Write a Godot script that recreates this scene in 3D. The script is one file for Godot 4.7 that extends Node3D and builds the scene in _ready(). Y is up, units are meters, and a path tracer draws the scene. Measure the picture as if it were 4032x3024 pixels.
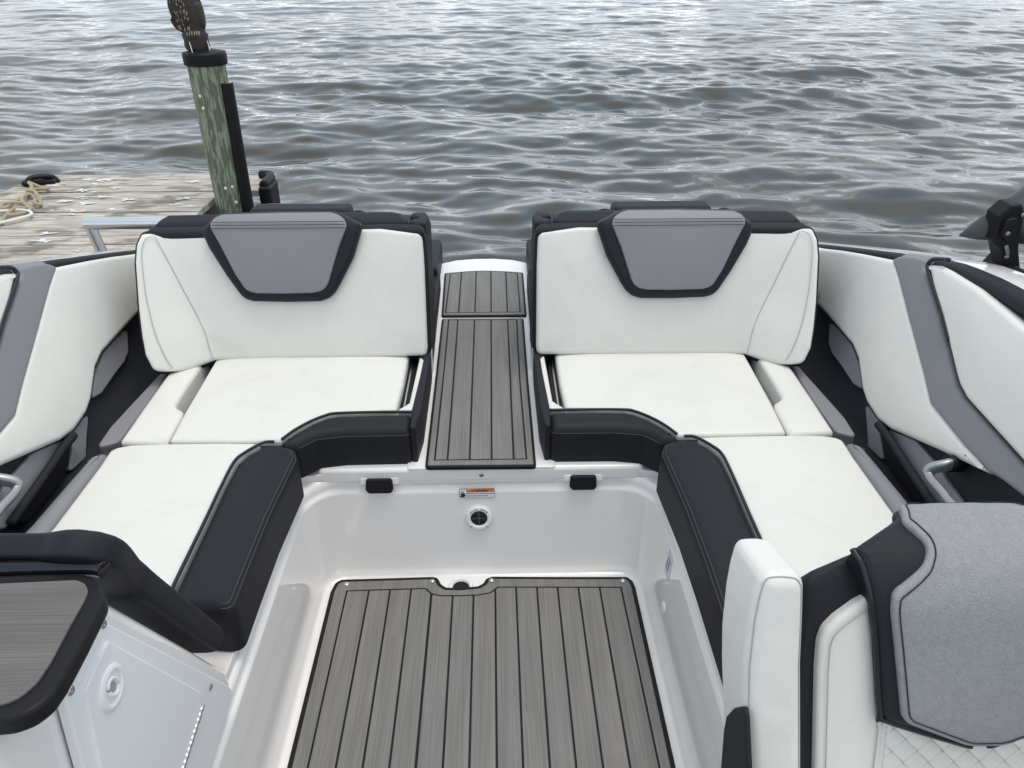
extends Node3D
# A boat's cockpit looking aft over the stern seats to the water, with a dock and a piling.
# x = 0 is the boat's centre line, y = 0 its cockpit floor, -z points aft. Outlines below are metres in each part's own plane:
# [origin, x axis, y axis] and then the outline's points in it.
const WATER := -0.25
const G := {
	"seat_main": [[0,0.43,0,1,0,0,0,0,-1], [0.2279,2.2316,0.2291,2.1169,0.2289,1.9655,0.2334,1.8123,0.3947,1.7965,0.4218,1.7857,0.4575,1.7556,0.4899,1.7145,0.5141,1.6686,0.6578,1.67,0.8039,1.6735,0.8134,1.8236,0.8229,2.1174,0.8274,2.2169]],
	"seat_outer": [[0,0.43,0,1,0,0,0,0,-1], [0.86,2.1628,0.856,2.0571,0.8561,1.9501,0.8522,1.8621,0.843,1.8433,0.8196,1.8235,0.814,1.7996,0.8077,1.6706,0.8101,1.6662,0.8948,1.6713,0.9318,1.6746,0.9361,1.8369,0.9396,2.0454,0.9454,2.1607]],
	"seat_inner": [[0,0.43,0,1,0,0,0,0,-1], [0.1582,2.1905,0.1963,2.1896,0.1943,2.1178,0.201,1.8509,0.2123,1.8344,0.2283,1.8156,0.2282,1.8045,0.1728,1.802,0.1674,1.9671,0.1614,2.1387]],
	"front_bolster": [[0,0.435,0,1,0,0,0,0,-1], [0.1723,1.7946,0.2789,1.7944,0.3935,1.7908,0.4203,1.7792,0.4559,1.7492,0.4882,1.7082,0.5105,1.6632,0.4967,1.6522,0.4659,1.6336,0.4457,1.6327,0.3614,1.6555,0.1688,1.6631]],
	"side_seat": [[0,0.43,0,1,0,0,0,0,-1], [0.5551,1.6583,0.6599,1.6627,0.8174,1.6638,0.8946,1.6598,0.9259,1.6492,0.9393,1.635,0.9359,1.5596,0.9366,1.3377,0.975,1,0.62,1,0.6052,1.184,0.6067,1.3478,0.6084,1.4763,0.6057,1.576,0.5894,1.6162]],
	"side_grey": [[0,0.425,0,1,0,0,0,0,-1], [0.9438,1.6434,0.9754,1.6371,0.991,1.6085,0.9942,1.5499,1.0034,1.3612,1.05,1,0.97,1,0.9407,1.3437,0.9399,1.5666]],
	"side_bolster": [[0,0.435,0,1,0,0,0,0,-1], [0.5531,1.6522,0.5873,1.6102,0.6035,1.5702,0.6061,1.4708,0.6045,1.3428,0.603,1.1796,0.605,1.1,0.475,1.09,0.4763,1.0749,0.4731,1.3725,0.4569,1.5968,0.4787,1.6299,0.516,1.6517]],
	"wing": [[0.8207,0.4324,-2.1109,0.7117,0,0.7025,0.3366,0.8777,-0.341], [0,0,-0.0129,0.0635,-0.0137,0.1222,-0.0039,0.2223,0.0138,0.4035,0.0352,0.4154,0.0547,0.4194,0.082,0.3913,0.1058,0.3414,0.1497,0.2137,0.1724,0.1365,0.1855,0.0798,0.1824,0.0292,0.1469,0.0146,0.1171,0.0053,0.066,-0.0012]],
	"wing_seam": [[0.8182,0.4343,-2.1084,0.7117,0,0.7025,0.3366,0.8777,-0.341], [0.0172,0.4042,0.0448,0.4002,0.0673,0.3728,0.0791,0.343,0.1116,0.2253,0.1282,0.1361,0.1299,0.0608,0.1214,0.0101]],
	"wing_edge_seam": [[0,0.432,-2.1044,1,0,0,0,0.9406,-0.3396], [0.9631,0.3781,0.8877,0.2152,0.8459,0.1233,0.8285,0.0671,0.819,0.0066]],
	"panel": [[0,0.43,-2.11,1,0,0,0,0.9406,-0.3396], [0.173,0.0085,0.1684,0.0319,0.1714,0.2829,0.1753,0.372,0.183,0.3834,0.3002,0.3953,0.5354,0.3922,0.8266,0.3877,0.973,0.3826,0.9841,0.1848,0.8772,0.0938,0.8441,0.0032,0.4982,0.0048]],
	"shell": [[0,0.4249,-2.1241,1,0,0,0,0.9406,-0.3396], [0.1668,0.0103,0.1608,0.0301,0.1617,0.2827,0.1657,0.3723,0.1748,0.3892,0.3018,0.4015,0.8313,0.3939,1.0198,0.3911,1.0425,0.3519,1.0499,0.2976,1.0523,0.1602,1.0489,0.0765,1.0422,0.0145,1.0201,-0.0127,0.8775,0.0008]],
	"roll": [[0,0.7989,-2.2432,1,0,0,0,0.2149,-0.9766], [0.1683,-0.0066,0.1684,0.0256,0.1828,0.0413,0.2677,0.0463,0.5427,0.044,0.8366,0.0396,0.9953,0.0372,1.0116,-0.0133,0.8235,-0.0113,0.5349,-0.0035,0.3004,0.0018]],
	"rear_pad": [[0,0.8079,-2.2844,1,0,0,0,0.158,-0.9874], [0.2234,0.0053,0.2247,0.0455,0.2353,0.0783,0.275,0.0944,0.6054,0.0911,0.9731,0.0809,0.992,0.0431,0.9994,-0.0135,0.8343,-0.0108,0.5414,-0.0059]],
	"front": [[0,0.43,-2.11,1,0,0,0,0.9406,-0.3396], [0.173,0.0085,0.1684,0.0319,0.1714,0.2829,0.1753,0.372,0.183,0.3834,0.3002,0.3953,0.5354,0.3922,0.8266,0.3877,0.9855,0.3852,1.0008,0.3843,1.0107,0.3513,1.0109,0.2987,0.9991,0.168,0.9893,0.0899,0.9796,0.0333,0.9603,-0.0135,0.9301,-0.0188,0.9058,-0.0205,0.8672,-0.0143,0.8207,0.0025,0.4982,0.0048]],
	"_w0": -0.6737,
	"_wu": 0.8218,
	"_wv": -0.3178,
	"seam1": [[0,0.43,-2.11,1,0,0,0,0.9406,-0.3396], [0.9656,0.3782,0.929,0.2979,0.8928,0.2146,0.8685,0.1614,0.8521,0.1217,0.8394,0.0861,0.8309,0.0471,0.8211,0.0048]],
	"seam2": [[0,0.43,-2.11,1,0,0,0,0.9406,-0.3396], [0.9681,0.3799,0.9815,0.3733,0.9894,0.3628,0.9932,0.3384,0.9919,0.3075,0.9835,0.2327,0.9746,0.18,0.9569,0.1006,0.9326,0.0292,0.9134,-0.0075]],
	"head_outer": [[0,0.4419,-2.0771,1,0,0,0,0.9406,-0.3396], [0.353,0.4157,0.3569,0.3873,0.3829,0.3126,0.4281,0.2315,0.442,0.21,0.4581,0.1955,0.4832,0.1867,0.583,0.1853,0.6828,0.1888,0.7031,0.1949,0.7163,0.2065,0.7527,0.2616,0.7989,0.3435,0.8143,0.3816,0.8115,0.4039,0.7987,0.4216,0.7845,0.4456,0.7594,0.4584,0.6017,0.4633,0.4437,0.4625,0.4162,0.4565,0.3923,0.4391,0.3688,0.4246]],
	"head_grey": [[0,0.4419,-2.0771,1,0,0,0,0.9406,-0.3396], [0.3913,0.4043,0.4213,0.3334,0.4525,0.2404,0.4614,0.2234,0.4774,0.2121,0.5023,0.2074,0.586,0.2061,0.6711,0.208,0.6899,0.2132,0.7023,0.222,0.7287,0.2654,0.7659,0.349,0.7915,0.4004,0.7919,0.4138,0.7836,0.4326,0.7609,0.4459,0.5995,0.4514,0.4421,0.4512,0.4189,0.4423,0.4006,0.426]],
	"head_st1": [[0,0.4419,-2.0771,1,0,0,0,0.9406,-0.3396], [0.3926,0.4045,0.5924,0.4043,0.7885,0.4028]],
	"_fold": 0.4055,
	"grab_block": [[0,0.8,0,1,0,0,0,0,-1], [0.1605,2.3112,0.1631,2.3951,0.1724,2.4396,0.2187,2.445,0.2294,2.4173,0.228,2.3701,0.2224,2.3171,0.1951,2.2956]],
	"lip": [[0,0.32,0,1,0,0,0,0,-1], [-0.4401,1.6843,-0.154,1.6942,-0.0054,1.6953]],
	"walk_mat1": [[0,0.328,-1.6597,1,0,0,0,0.045,-0.999], [-0.1505,0.02,0.1476,0.017,0.1448,0.4477,0.1453,0.8764,-0.1505,0.8803,-0.1498,0.4544]],
	"walk_in1": [[0,0.328,-1.6597,1,0,0,0,0.045,-0.999], [-0.1263,0.0492,0.1224,0.048,0.1177,0.4483,0.1203,0.8626,-0.125,0.8663,-0.1245,0.4539]],
	"walk_mat2": [[0,0.328,-1.6597,1,0,0,0,0.045,-0.999], [-0.1535,0.8985,0.1577,0.8961,0.1585,1.2808,0.0709,1.2964,0.0006,1.3025,-0.0695,1.2972,-0.1608,1.281]],
	"walk_in2": [[0,0.328,-1.6597,1,0,0,0,0.045,-0.999], [-0.1393,0.9229,0.1348,0.9242,0.1347,1.2677,0.0708,1.2895,0.0007,1.2945,-0.0693,1.2881,-0.1365,1.2669]],
	"walk_base": [[0,0.322,-1.66,1,0,0,0,0.045,-0.999], [-0.163,1.3382,-0.0714,1.3655,0.0097,1.3756,0.0861,1.3656,0.1618,1.3427]],
	"floor_mat": [[0,0,0,1,0,0,0,0,-1], [-0.4189,1.5615,-0.4117,1.5954,-0.3967,1.6085,-0.1393,1.6129,-0.1274,1.6072,-0.1164,1.5829,-0.1024,1.5704,-0.0606,1.5683,-0.015,1.5735,0.0001,1.5837,0.0077,1.6012,0.0231,1.61,0.1913,1.6048,0.404,1.5996,0.4169,1.5831,0.4207,1.5591,0.4199,1.0206]],
	"floor_in": [[0,0,0,1,0,0,0,0,-1], [-0.3739,1.5625,-0.1591,1.5665,-0.1427,1.547,-0.1196,1.5387,-0.067,1.5369,-0.0108,1.5386,0.0193,1.5455,0.0402,1.5658,0.0401,1.5669,0.3803,1.5575,0.3843,1.0214]],
	"floor_screws": [[0,0,0,1,0,0,0,0,-1], [-0.3786,1.5867,-0.1419,1.5925,0.0231,1.5911,0.3888,1.5811]],
	"floor_lines": [[0,0,0,1,0,0,0,0,-1], [-0.3134,1.561,-0.2556,1.5596,-0.1981,1.5581,-0.1406,1.5443,-0.0828,1.5368,-0.0258,1.5354,0.0336,1.5401,0.0906,1.5594,0.1483,1.5579,0.2052,1.5565,0.2628,1.5551,0.3213,1.5579]],
	"aft_fix": [[0,0,-1.635,1,0,0,0,0.9812,-0.1927], [-0.0091,0.1691,-0.013,0.2446,-0.061,0.235,0.0349,0.2551,-0.2751,0.2724,0.2764,0.2736,-0.0474,0.1698,-0.0652,-0.0363]],
	"snap": [[0,0.3,-1.655,1,0,0,0,1,0], [-0.0048,0.0253]],
	"_cc": 0.6641,
	"_cv0": -0.1379,
	"ch_base": [[0,0.95,-0.74,1,0,0,0,0.9549,-0.2971], [0.4309,-0.11,0.4422,-0.0959,0.4616,-0.0864,0.5031,-0.0656,0.5505,-0.0201]],
	"ch_inner": [[0,0.95,-0.74,1,0,0,0,0.9549,-0.2971], [0.5085,-0.1272,0.492,-0.1369,0.4672,-0.1568,0.4534,-0.1731,0.4491,-0.1918,0.4491,-0.2272,0.4576,-0.3721,0.4609,-0.4274,0.5467,-0.4298,0.5433,-0.3743,0.5436,-0.3118,0.5375,-0.2897,0.5253,-0.2077,0.5155,-0.1553]],
	"ch_head": [[0,0.95,-0.74,1,0,0,0,0.9549,-0.2971], [0.489,-0.082,0.4918,-0.0892,0.4958,-0.0987,0.5005,-0.1227,0.5122,-0.1745,0.5279,-0.2816,0.5352,-0.2936,0.6399,-0.3311,0.6518,-0.3329]],
	"ch_head_top": [[0,0.95,-0.74,1,0,0,0,0.9549,-0.2971], [0.4916,-0.0812,0.5197,-0.0684,0.5487,-0.054,0.5746,-0.038]],
	"ch_grey": [[0,0.95,-0.74,1,0,0,0,0.9549,-0.2971], [0.5731,-0.0451,0.5635,-0.0588,0.5697,-0.0686,0.5745,-0.0768,0.5776,-0.0823,0.5763,-0.0886,0.5673,-0.0991,0.5559,-0.1052,0.5432,-0.1111,0.5293,-0.1171,0.5233,-0.122,0.5219,-0.1336,0.5333,-0.1918,0.5499,-0.28,0.5586,-0.2909,0.6353,-0.3235,0.6472,-0.326]],
	"ch_quilt": [[0,0.95,-0.74,1,0,0,0,0.9549,-0.2971], [0.5454,-0.3104,0.5456,-0.3776,0.549,-0.4333]],
	"ch_wing": [[0,0.9678,-0.6827,1,0,0,0,0.9549,-0.2971], [0.349,-0.0782,0.3569,-0.0701,0.3744,-0.0685,0.3957,-0.0719,0.4048,-0.0846,0.4075,-0.1348,0.4095,-0.1941,0.4198,-0.3307,0.4271,-0.427,0.3571,-0.425,0.3472,-0.3288,0.3399,-0.2391,0.3381,-0.1925,0.3405,-0.1334,0.344,-0.1026]],
	"ch_side": [[0.3386,0,0,0,0,1,0,1,0], [-0.6105,0.7378,-0.6389,0.6972,-0.6552,0.6597,-0.6543,0.6335,-0.6388,0.5739,-0.6236,0.5171,-0.5407,0.6515,-0.5685,0.679]],
	"con_frame": [[-0.463,0,0,0,0,-1,0,1,0], [0.7111,0.8005,0.9808,0.3404,0.9894,0.3109,0.8481,0.2904,0.7876,0.2832,0.5784,0.5943,0.5915,0.6768,0.6066,0.7743,0.6135,0.7889]],
	"con_door": [[-0.463,0,0,0,0,-1,0,1,0], [0.7053,0.7672,0.8867,0.4344,0.7679,0.4103,0.7141,0.4024,0.5984,0.5773,0.6133,0.6592,0.6342,0.7577]],
	"con_screw": [[-0.4625,0,0,0,0,-1,0,1,0], [0.7126,0.7883,0.9157,0.4164,0.6194,0.779]],
	"con_latch": [[-0.4632,0,0,0,0,-1,0,1,0], [0.6794,0.7095,0.7012,0.6823,0.6952,0.7356]],
	"con_hinge": [[-0.4615,0,0,0,0,-1,0,1,0], [0.8686,0.429,0.7639,0.4163,0.721,0.4102]],
	"tab_rim": [[0,0.86,0,1,0,0,0,0,-1], [-0.5787,0.7299,-0.4764,0.731,-0.4575,0.7217,-0.4404,0.7034,-0.4311,0.6859,-0.4298,0.6668,-0.4268,0.6219,-0.4249,0.569,-0.4271,0.5447,-0.4379,0.527,-0.456,0.5188,-0.5057,0.5149,-0.6336,0.7299]],
	"tab_in": [[0,0.863,0,1,0,0,0,0,-1], [-0.5674,0.711,-0.4773,0.7149,-0.4635,0.7085,-0.4542,0.6957,-0.4517,0.6786,-0.4506,0.6461,-0.4468,0.5866,-0.4484,0.5614,-0.4574,0.5431,-0.4715,0.5353,-0.5148,0.5319,-0.6206,0.7098]],
	"con_roll": [[-0.52,0,0,0,0,-1,0,1,0], [1.0293,0.4107,1.0044,0.4576,0.9614,0.5353,0.9136,0.6211,0.8721,0.6976,0.849,0.7468]],
	"con_roll_x": [[0,0.87,0,1,0,0,0,0,-1], [-0.4635,0.7498,-0.484,0.7538,-0.5341,0.757,-0.5912,0.7587,-0.6471,0.7584]],
	"con_gloss_x": [[0,0.855,0,1,0,0,0,0,-1], [-0.4557,0.7401,-0.4765,0.7449,-0.5327,0.7452,-0.5883,0.7444,-0.6436,0.7436]],
	"con_trim": [[0,0.87,0,1,0,0,0,0,-1], [-0.4679,0.7512,-0.4524,0.7634]],
	"wp_aft": [[], [-2.453,0.6612,-2.4105,0.6709,-2.2971,0.7038,-2.1878,0.7325,-2.0171,0.7748,-1.9503,0.7457,-1.8129,0.6847,-1.6501,0.6148,-1.5679,0.5767,-1.4097,0.5682,-1.3372,0.5694,-1.3107,0.5666,-1.3119,0.5595,-1.4761,0.5101,-1.6522,0.4527,-1.7128,0.4436,-1.7893,0.4492,-1.836,0.4635,-1.9285,0.5119,-1.9903,0.5264,-2.0914,0.528,-2.2365,0.5301,-2.3178,0.5278]],
	"wp_stripe": [[], [-2.0237,0.7677,-2.0261,0.7756,-2.0124,0.7869,-1.981,0.8019,-1.9357,0.8151,-1.8919,0.8221,-1.8858,0.8063,-1.8058,0.7711,-1.715,0.7332,-1.5667,0.6605,-1.5382,0.6477,-1.495,0.6379,-1.2496,0.6255,-1.1329,0.6195,-1.1038,0.5921,-1.2025,0.5825,-1.2635,0.5745,-1.3169,0.5642,-1.4153,0.5649,-1.5742,0.5735,-1.6567,0.6117,-1.8201,0.6819,-1.9575,0.7427]],
	"wp_fwd": [[], [-1.8598,0.8181,-1.8599,0.8219,-1.826,0.8338,-1.7831,0.8379,-1.6563,0.8428,-1.4524,0.8339,-1.2515,0.8211,-1.0463,0.624,-1.2362,0.6362,-1.4779,0.6476,-1.5205,0.658,-1.5475,0.6697,-1.6964,0.7426,-1.785,0.78]],
	"wp_low": [[], [-2.191,0.5093,-2.1242,0.5101,-2.0268,0.5079,-1.9553,0.4899,-1.9588,0.4957,-1.8605,0.4445,-1.9165,0.435,-2.0149,0.4422,-2.0734,0.4439,-2.0824,0.4434,-2.1295,0.4565]],
	"wp_strip": [[], [-1.8234,0.4303,-1.7237,0.4251,-1.6891,0.4023,-1.6165,0.3674,-1.7069,0.3568,-1.7551,0.3898]],
	"wp_pipe": [[], [-1.8003,0.8558,-1.8519,0.8384,-1.8637,0.8247,-1.8546,0.8103,-1.7826,0.7804,-1.7114,0.7511,-1.6337,0.7148]],
	"wp_grey2": [[], [-1.7009,0.4247,-1.6254,0.4509,-1.5672,0.4695,-1.4664,0.4706,-1.4066,0.465,-1.3,0.458,-1.3667,0.4039,-1.4904,0.4095]],
	"wp_pocket": [[], [-1.7033,0.4326,-1.6827,0.4365,-1.5631,0.4291,-1.3676,0.4171,-1.4142,0.3798,-1.5881,0.3767,-1.6351,0.3939]],
	"wp_bar": [[], [-1.6917,0.4383,-1.6304,0.4377,-1.5561,0.4322,-1.4545,0.426,-1.3625,0.4213]],
	"wp_handle": [[], [-1.399,0.5164,-1.4054,0.502,-1.4018,0.4897,-1.3808,0.4853,-1.3395,0.4869,-1.2798,0.4884]],
	"tray": [[0,0.405,0,1,0,0,0,0,-1], [0.9593,2.0871,0.9837,2.0826,1.0006,1.8674,1.0069,1.7812,1.0013,1.6809,0.9527,1.7108,0.9523,1.8852]],
	"wp_topf": [[], [-2.4204,0.6727,-2.028,0.7818,-1.8747,0.8236,-1.8121,0.8377,-1.6961,0.8534,-1.4922,0.8473]],
	"dock": [[0,0.18,0,1,0,0,0,0,-1], [-3.0253,4.8061,-3.0691,5.1913,-3.0584,5.2859,-1.5605,5.1542,-1.3336,4.606,-2.4006,3.6619]],
	"rope": [[0,0.192,0,1,0,0,0,0,-1], [-2.707,4.2303,-2.7328,4.3389,-2.7424,4.452,-2.7101,4.5392,-2.7773,4.6012,-2.8596,4.5578,-2.8472,4.5188,-2.8309,4.6025,-2.8159,4.7271,-2.8451,4.7925,-2.9046,4.9627,-2.9518,5.0272,-2.8664,4.9897,-2.7911,4.9425,-2.7805,4.874,-2.901,4.928,-2.8832,4.8664,-2.8026,4.8079,-2.6857,4.6296,-2.6561,4.5618,-2.7059,4.5994,-2.7447,4.6935,-2.8312,4.7921,-2.7935,4.6323,-2.6859,4.5089,-2.6689,4.3931,-2.7084,4.3246]],
	"cleat": [[0,0.23,0,1,0,0,0,0,-1], [-2.9882,5.0557,-2.8655,5.1459]],
	"splats": [[0,0.184,0,1,0,0,0,0,-1], [-2.8997,5.2285,-2.6761,5.1928,-2.623,5.184,-2.5436,5.182,-2.1804,5.2108,-1.9552,5.1303,-2.8276,5.0607,-2.7976,5.0779,-2.6125,5.0734,-2.5345,5.0714,-2.4089,4.9795,-2.3016,4.949,-2.33,5.0664,-2.6119,4.9671,-2.5942,4.9081,-2.4761,4.895,-2.3766,4.6491,-2.3758,4.7925,-2.5091,4.773,-2.2516,4.7472,-2.0352,4.7419,-1.8695,4.7378,-2.6147,4.6705,-2.554,4.7226,-2.4918,4.5157,-2.4427,4.4852,-2.4395,4.4417,-2.3849,4.0728,-2.3535,3.9703,-2.0754,3.8143,-2.1873,4.5171,-1.8687,4.6057,-1.7826,4.5883,-2.5693,4.7166]],
}
const WALL_Z := [-3.2,-2.75,-2.45,-2.1,-1.8,-1.5,-1,0.5]
const WALL_A := [1,1.1,1.15,1.19,1.212,1.215,1.21,1.2]
const WALL_H := [0.49,0.56,0.65,0.75,0.825,0.845,0.85,0.85]
var M := {}
var used := {}

# ------------------------------------------------------------------ mesh collector
class MB:
	var v := PackedVector3Array()
	var uv := PackedVector2Array()
	var ix := PackedInt32Array()
	func add(p: Vector3, t := Vector2.ZERO) -> int:
		v.append(p); uv.append(t); return v.size() - 1
	func tri(a: int, b: int, c: int):
		ix.append(a); ix.append(b); ix.append(c)
	func quad(a: int, b: int, c: int, d: int):
		tri(a, b, c); tri(a, c, d)
	func mesh(flip := false) -> ArrayMesh:
		var n := PackedVector3Array(); n.resize(v.size())
		var i := 0
		while i < ix.size():
			var a := ix[i]; var b := ix[i + 1]; var c := ix[i + 2]
			if flip:
				ix[i + 1] = c; ix[i + 2] = b; b = ix[i + 1]; c = ix[i + 2]
			var k := (v[c] - v[a]).cross(v[b] - v[a])
			n[a] += k; n[b] += k; n[c] += k
			i += 3
		for j in n.size():
			n[j] = n[j].normalized() if n[j].length_squared() > 1e-20 else Vector3.UP
		var arr := []
		arr.resize(Mesh.ARRAY_MAX)
		arr[Mesh.ARRAY_VERTEX] = v; arr[Mesh.ARRAY_NORMAL] = n; arr[Mesh.ARRAY_TEX_UV] = uv; arr[Mesh.ARRAY_INDEX] = ix
		var m := ArrayMesh.new()
		m.add_surface_from_arrays(Mesh.PRIMITIVE_TRIANGLES, arr)
		return m

func put(m: Mesh, called: String, mat: Material, parent: Node) -> MeshInstance3D:
	var o := MeshInstance3D.new()
	o.mesh = m; o.name = called; o.material_override = mat
	parent.add_child(o, true)
	return o

func thing(called: String, label: String, category: String, group := "", at := Vector3.ZERO) -> Node3D:
	var o := Node3D.new()
	var k: int = used.get(called, 0)
	used[called] = k + 1
	o.name = called if k == 0 else "%s_%03d" % [called, k]
	add_child(o); o.position = at
	o.set_meta("label", label); o.set_meta("category", category)
	if group != "": o.set_meta("group", group)
	return o

# ------------------------------------------------------------------ outlines
func ol(key: String) -> PackedVector2Array:
	var a = G[key][1]
	var r := PackedVector2Array()
	for i in range(0, a.size(), 2): r.append(Vector2(a[i], a[i + 1]))
	return r

func fr(key: String) -> Array:
	var a = G[key][0]
	if a.is_empty(): return []
	return [Vector3(a[0], a[1], a[2]), Vector3(a[3], a[4], a[5]), Vector3(a[6], a[7], a[8])]

func flat(h: float) -> Array: return [Vector3(0, h, 0), Vector3.RIGHT, Vector3.FORWARD]

func on(f: Array, p: Vector2, n := 0.0) -> Vector3:
	var x: Vector3 = f[1]
	var y: Vector3 = f[2]
	return f[0] + x * p.x + y * p.y + x.cross(y) * n

func ccw(p: PackedVector2Array) -> PackedVector2Array:
	if Geometry2D.is_polygon_clockwise(p): p.reverse()
	return p

func area(p: PackedVector2Array) -> float:
	var a := 0.0
	for i in p.size():
		a += p[i].cross(p[(i + 1) % p.size()])
	return a * 0.5

func fillet(p: PackedVector2Array, r: float, step := 0.025) -> PackedVector2Array:
	if area(p) < 0: p.reverse()
	var o := PackedVector2Array()
	var n := p.size()
	for i in n:
		var b := p[i]; var a := p[(i + n - 1) % n]; var c := p[(i + 1) % n]
		var d0 := a - b; var d1 := c - b
		var l0 := d0.length(); var l1 := d1.length()
		if l0 < 1e-6 or l1 < 1e-6: continue
		d0 /= l0; d1 /= l1
		var half := acos(clampf(d0.dot(d1), -1, 1)) * 0.5
		var cut := minf(r / maxf(tan(half), 0.05), minf(l0, l1) * 0.48)
		if PI - half * 2 < 0.05 or r <= 0:
			o.append(b); continue
		var k := clampi(int(ceil((PI - half * 2) / 0.35)) + 1, 2, 8)
		for j in k + 1:
			var t := float(j) / k
			var q0 := b + d0 * cut; var q1 := b + d1 * cut
			o.append(q0.lerp(b, t).lerp(b.lerp(q1, t), t))
	var q := PackedVector2Array()
	for i in o.size():
		var a := o[i]; var b := o[(i + 1) % o.size()]
		var l := a.distance_to(b)
		if l < 0.0004: continue
		var k := maxi(1, int(ceil(l / step)))
		for j in k: q.append(a.lerp(b, float(j) / k))
	return q

func inset(p: PackedVector2Array, d: float) -> PackedVector2Array:
	var o := PackedVector2Array()
	var n := p.size()
	for i in n:
		var e0 := (p[i] - p[(i + n - 1) % n]).normalized()
		var e1 := (p[(i + 1) % n] - p[i]).normalized()
		var n0 := Vector2(-e0.y, e0.x); var n1 := Vector2(-e1.y, e1.x)
		var m := n0 + n1
		var k := m.length_squared()
		if k < 0.3: m = n0; k = 2.0
		o.append(p[i] + m * (2.0 / k) * d)
	# where the edge is rounded tighter than the inset, runs of points cross over: draw them together
	for pass_ in 14:
		var bad := false
		for i in n:
			var j := (i + 1) % n
			if (o[j] - o[i]).dot(p[j] - p[i]) < -1e-12:
				var c := (o[i] + o[j]) * 0.5
				o[i] = c; o[j] = c; bad = true
		if not bad: break
	return o

# the polygon without repeated points, and where each point came from
func distinct(p: PackedVector2Array) -> Array:
	var q := PackedVector2Array(); var at := PackedInt32Array()
	for i in p.size():
		if q.size() > 0 and q[q.size() - 1].distance_squared_to(p[i]) < 1e-10: continue
		q.append(p[i]); at.append(i)
	while q.size() > 3 and q[0].distance_squared_to(q[q.size() - 1]) < 1e-10:
		q.remove_at(q.size() - 1); at.remove_at(at.size() - 1)
	return [q, at]

func edge_dist(q: Vector2, p: PackedVector2Array) -> float:
	var best := 1e9
	var n := p.size()
	for i in n:
		var a := p[i]
		var ab := p[(i + 1) % n] - a
		var t := clampf((q - a).dot(ab) / maxf(ab.length_squared(), 1e-12), 0, 1)
		best = minf(best, (a + ab * t).distance_squared_to(q))
	return sqrt(best)

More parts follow.
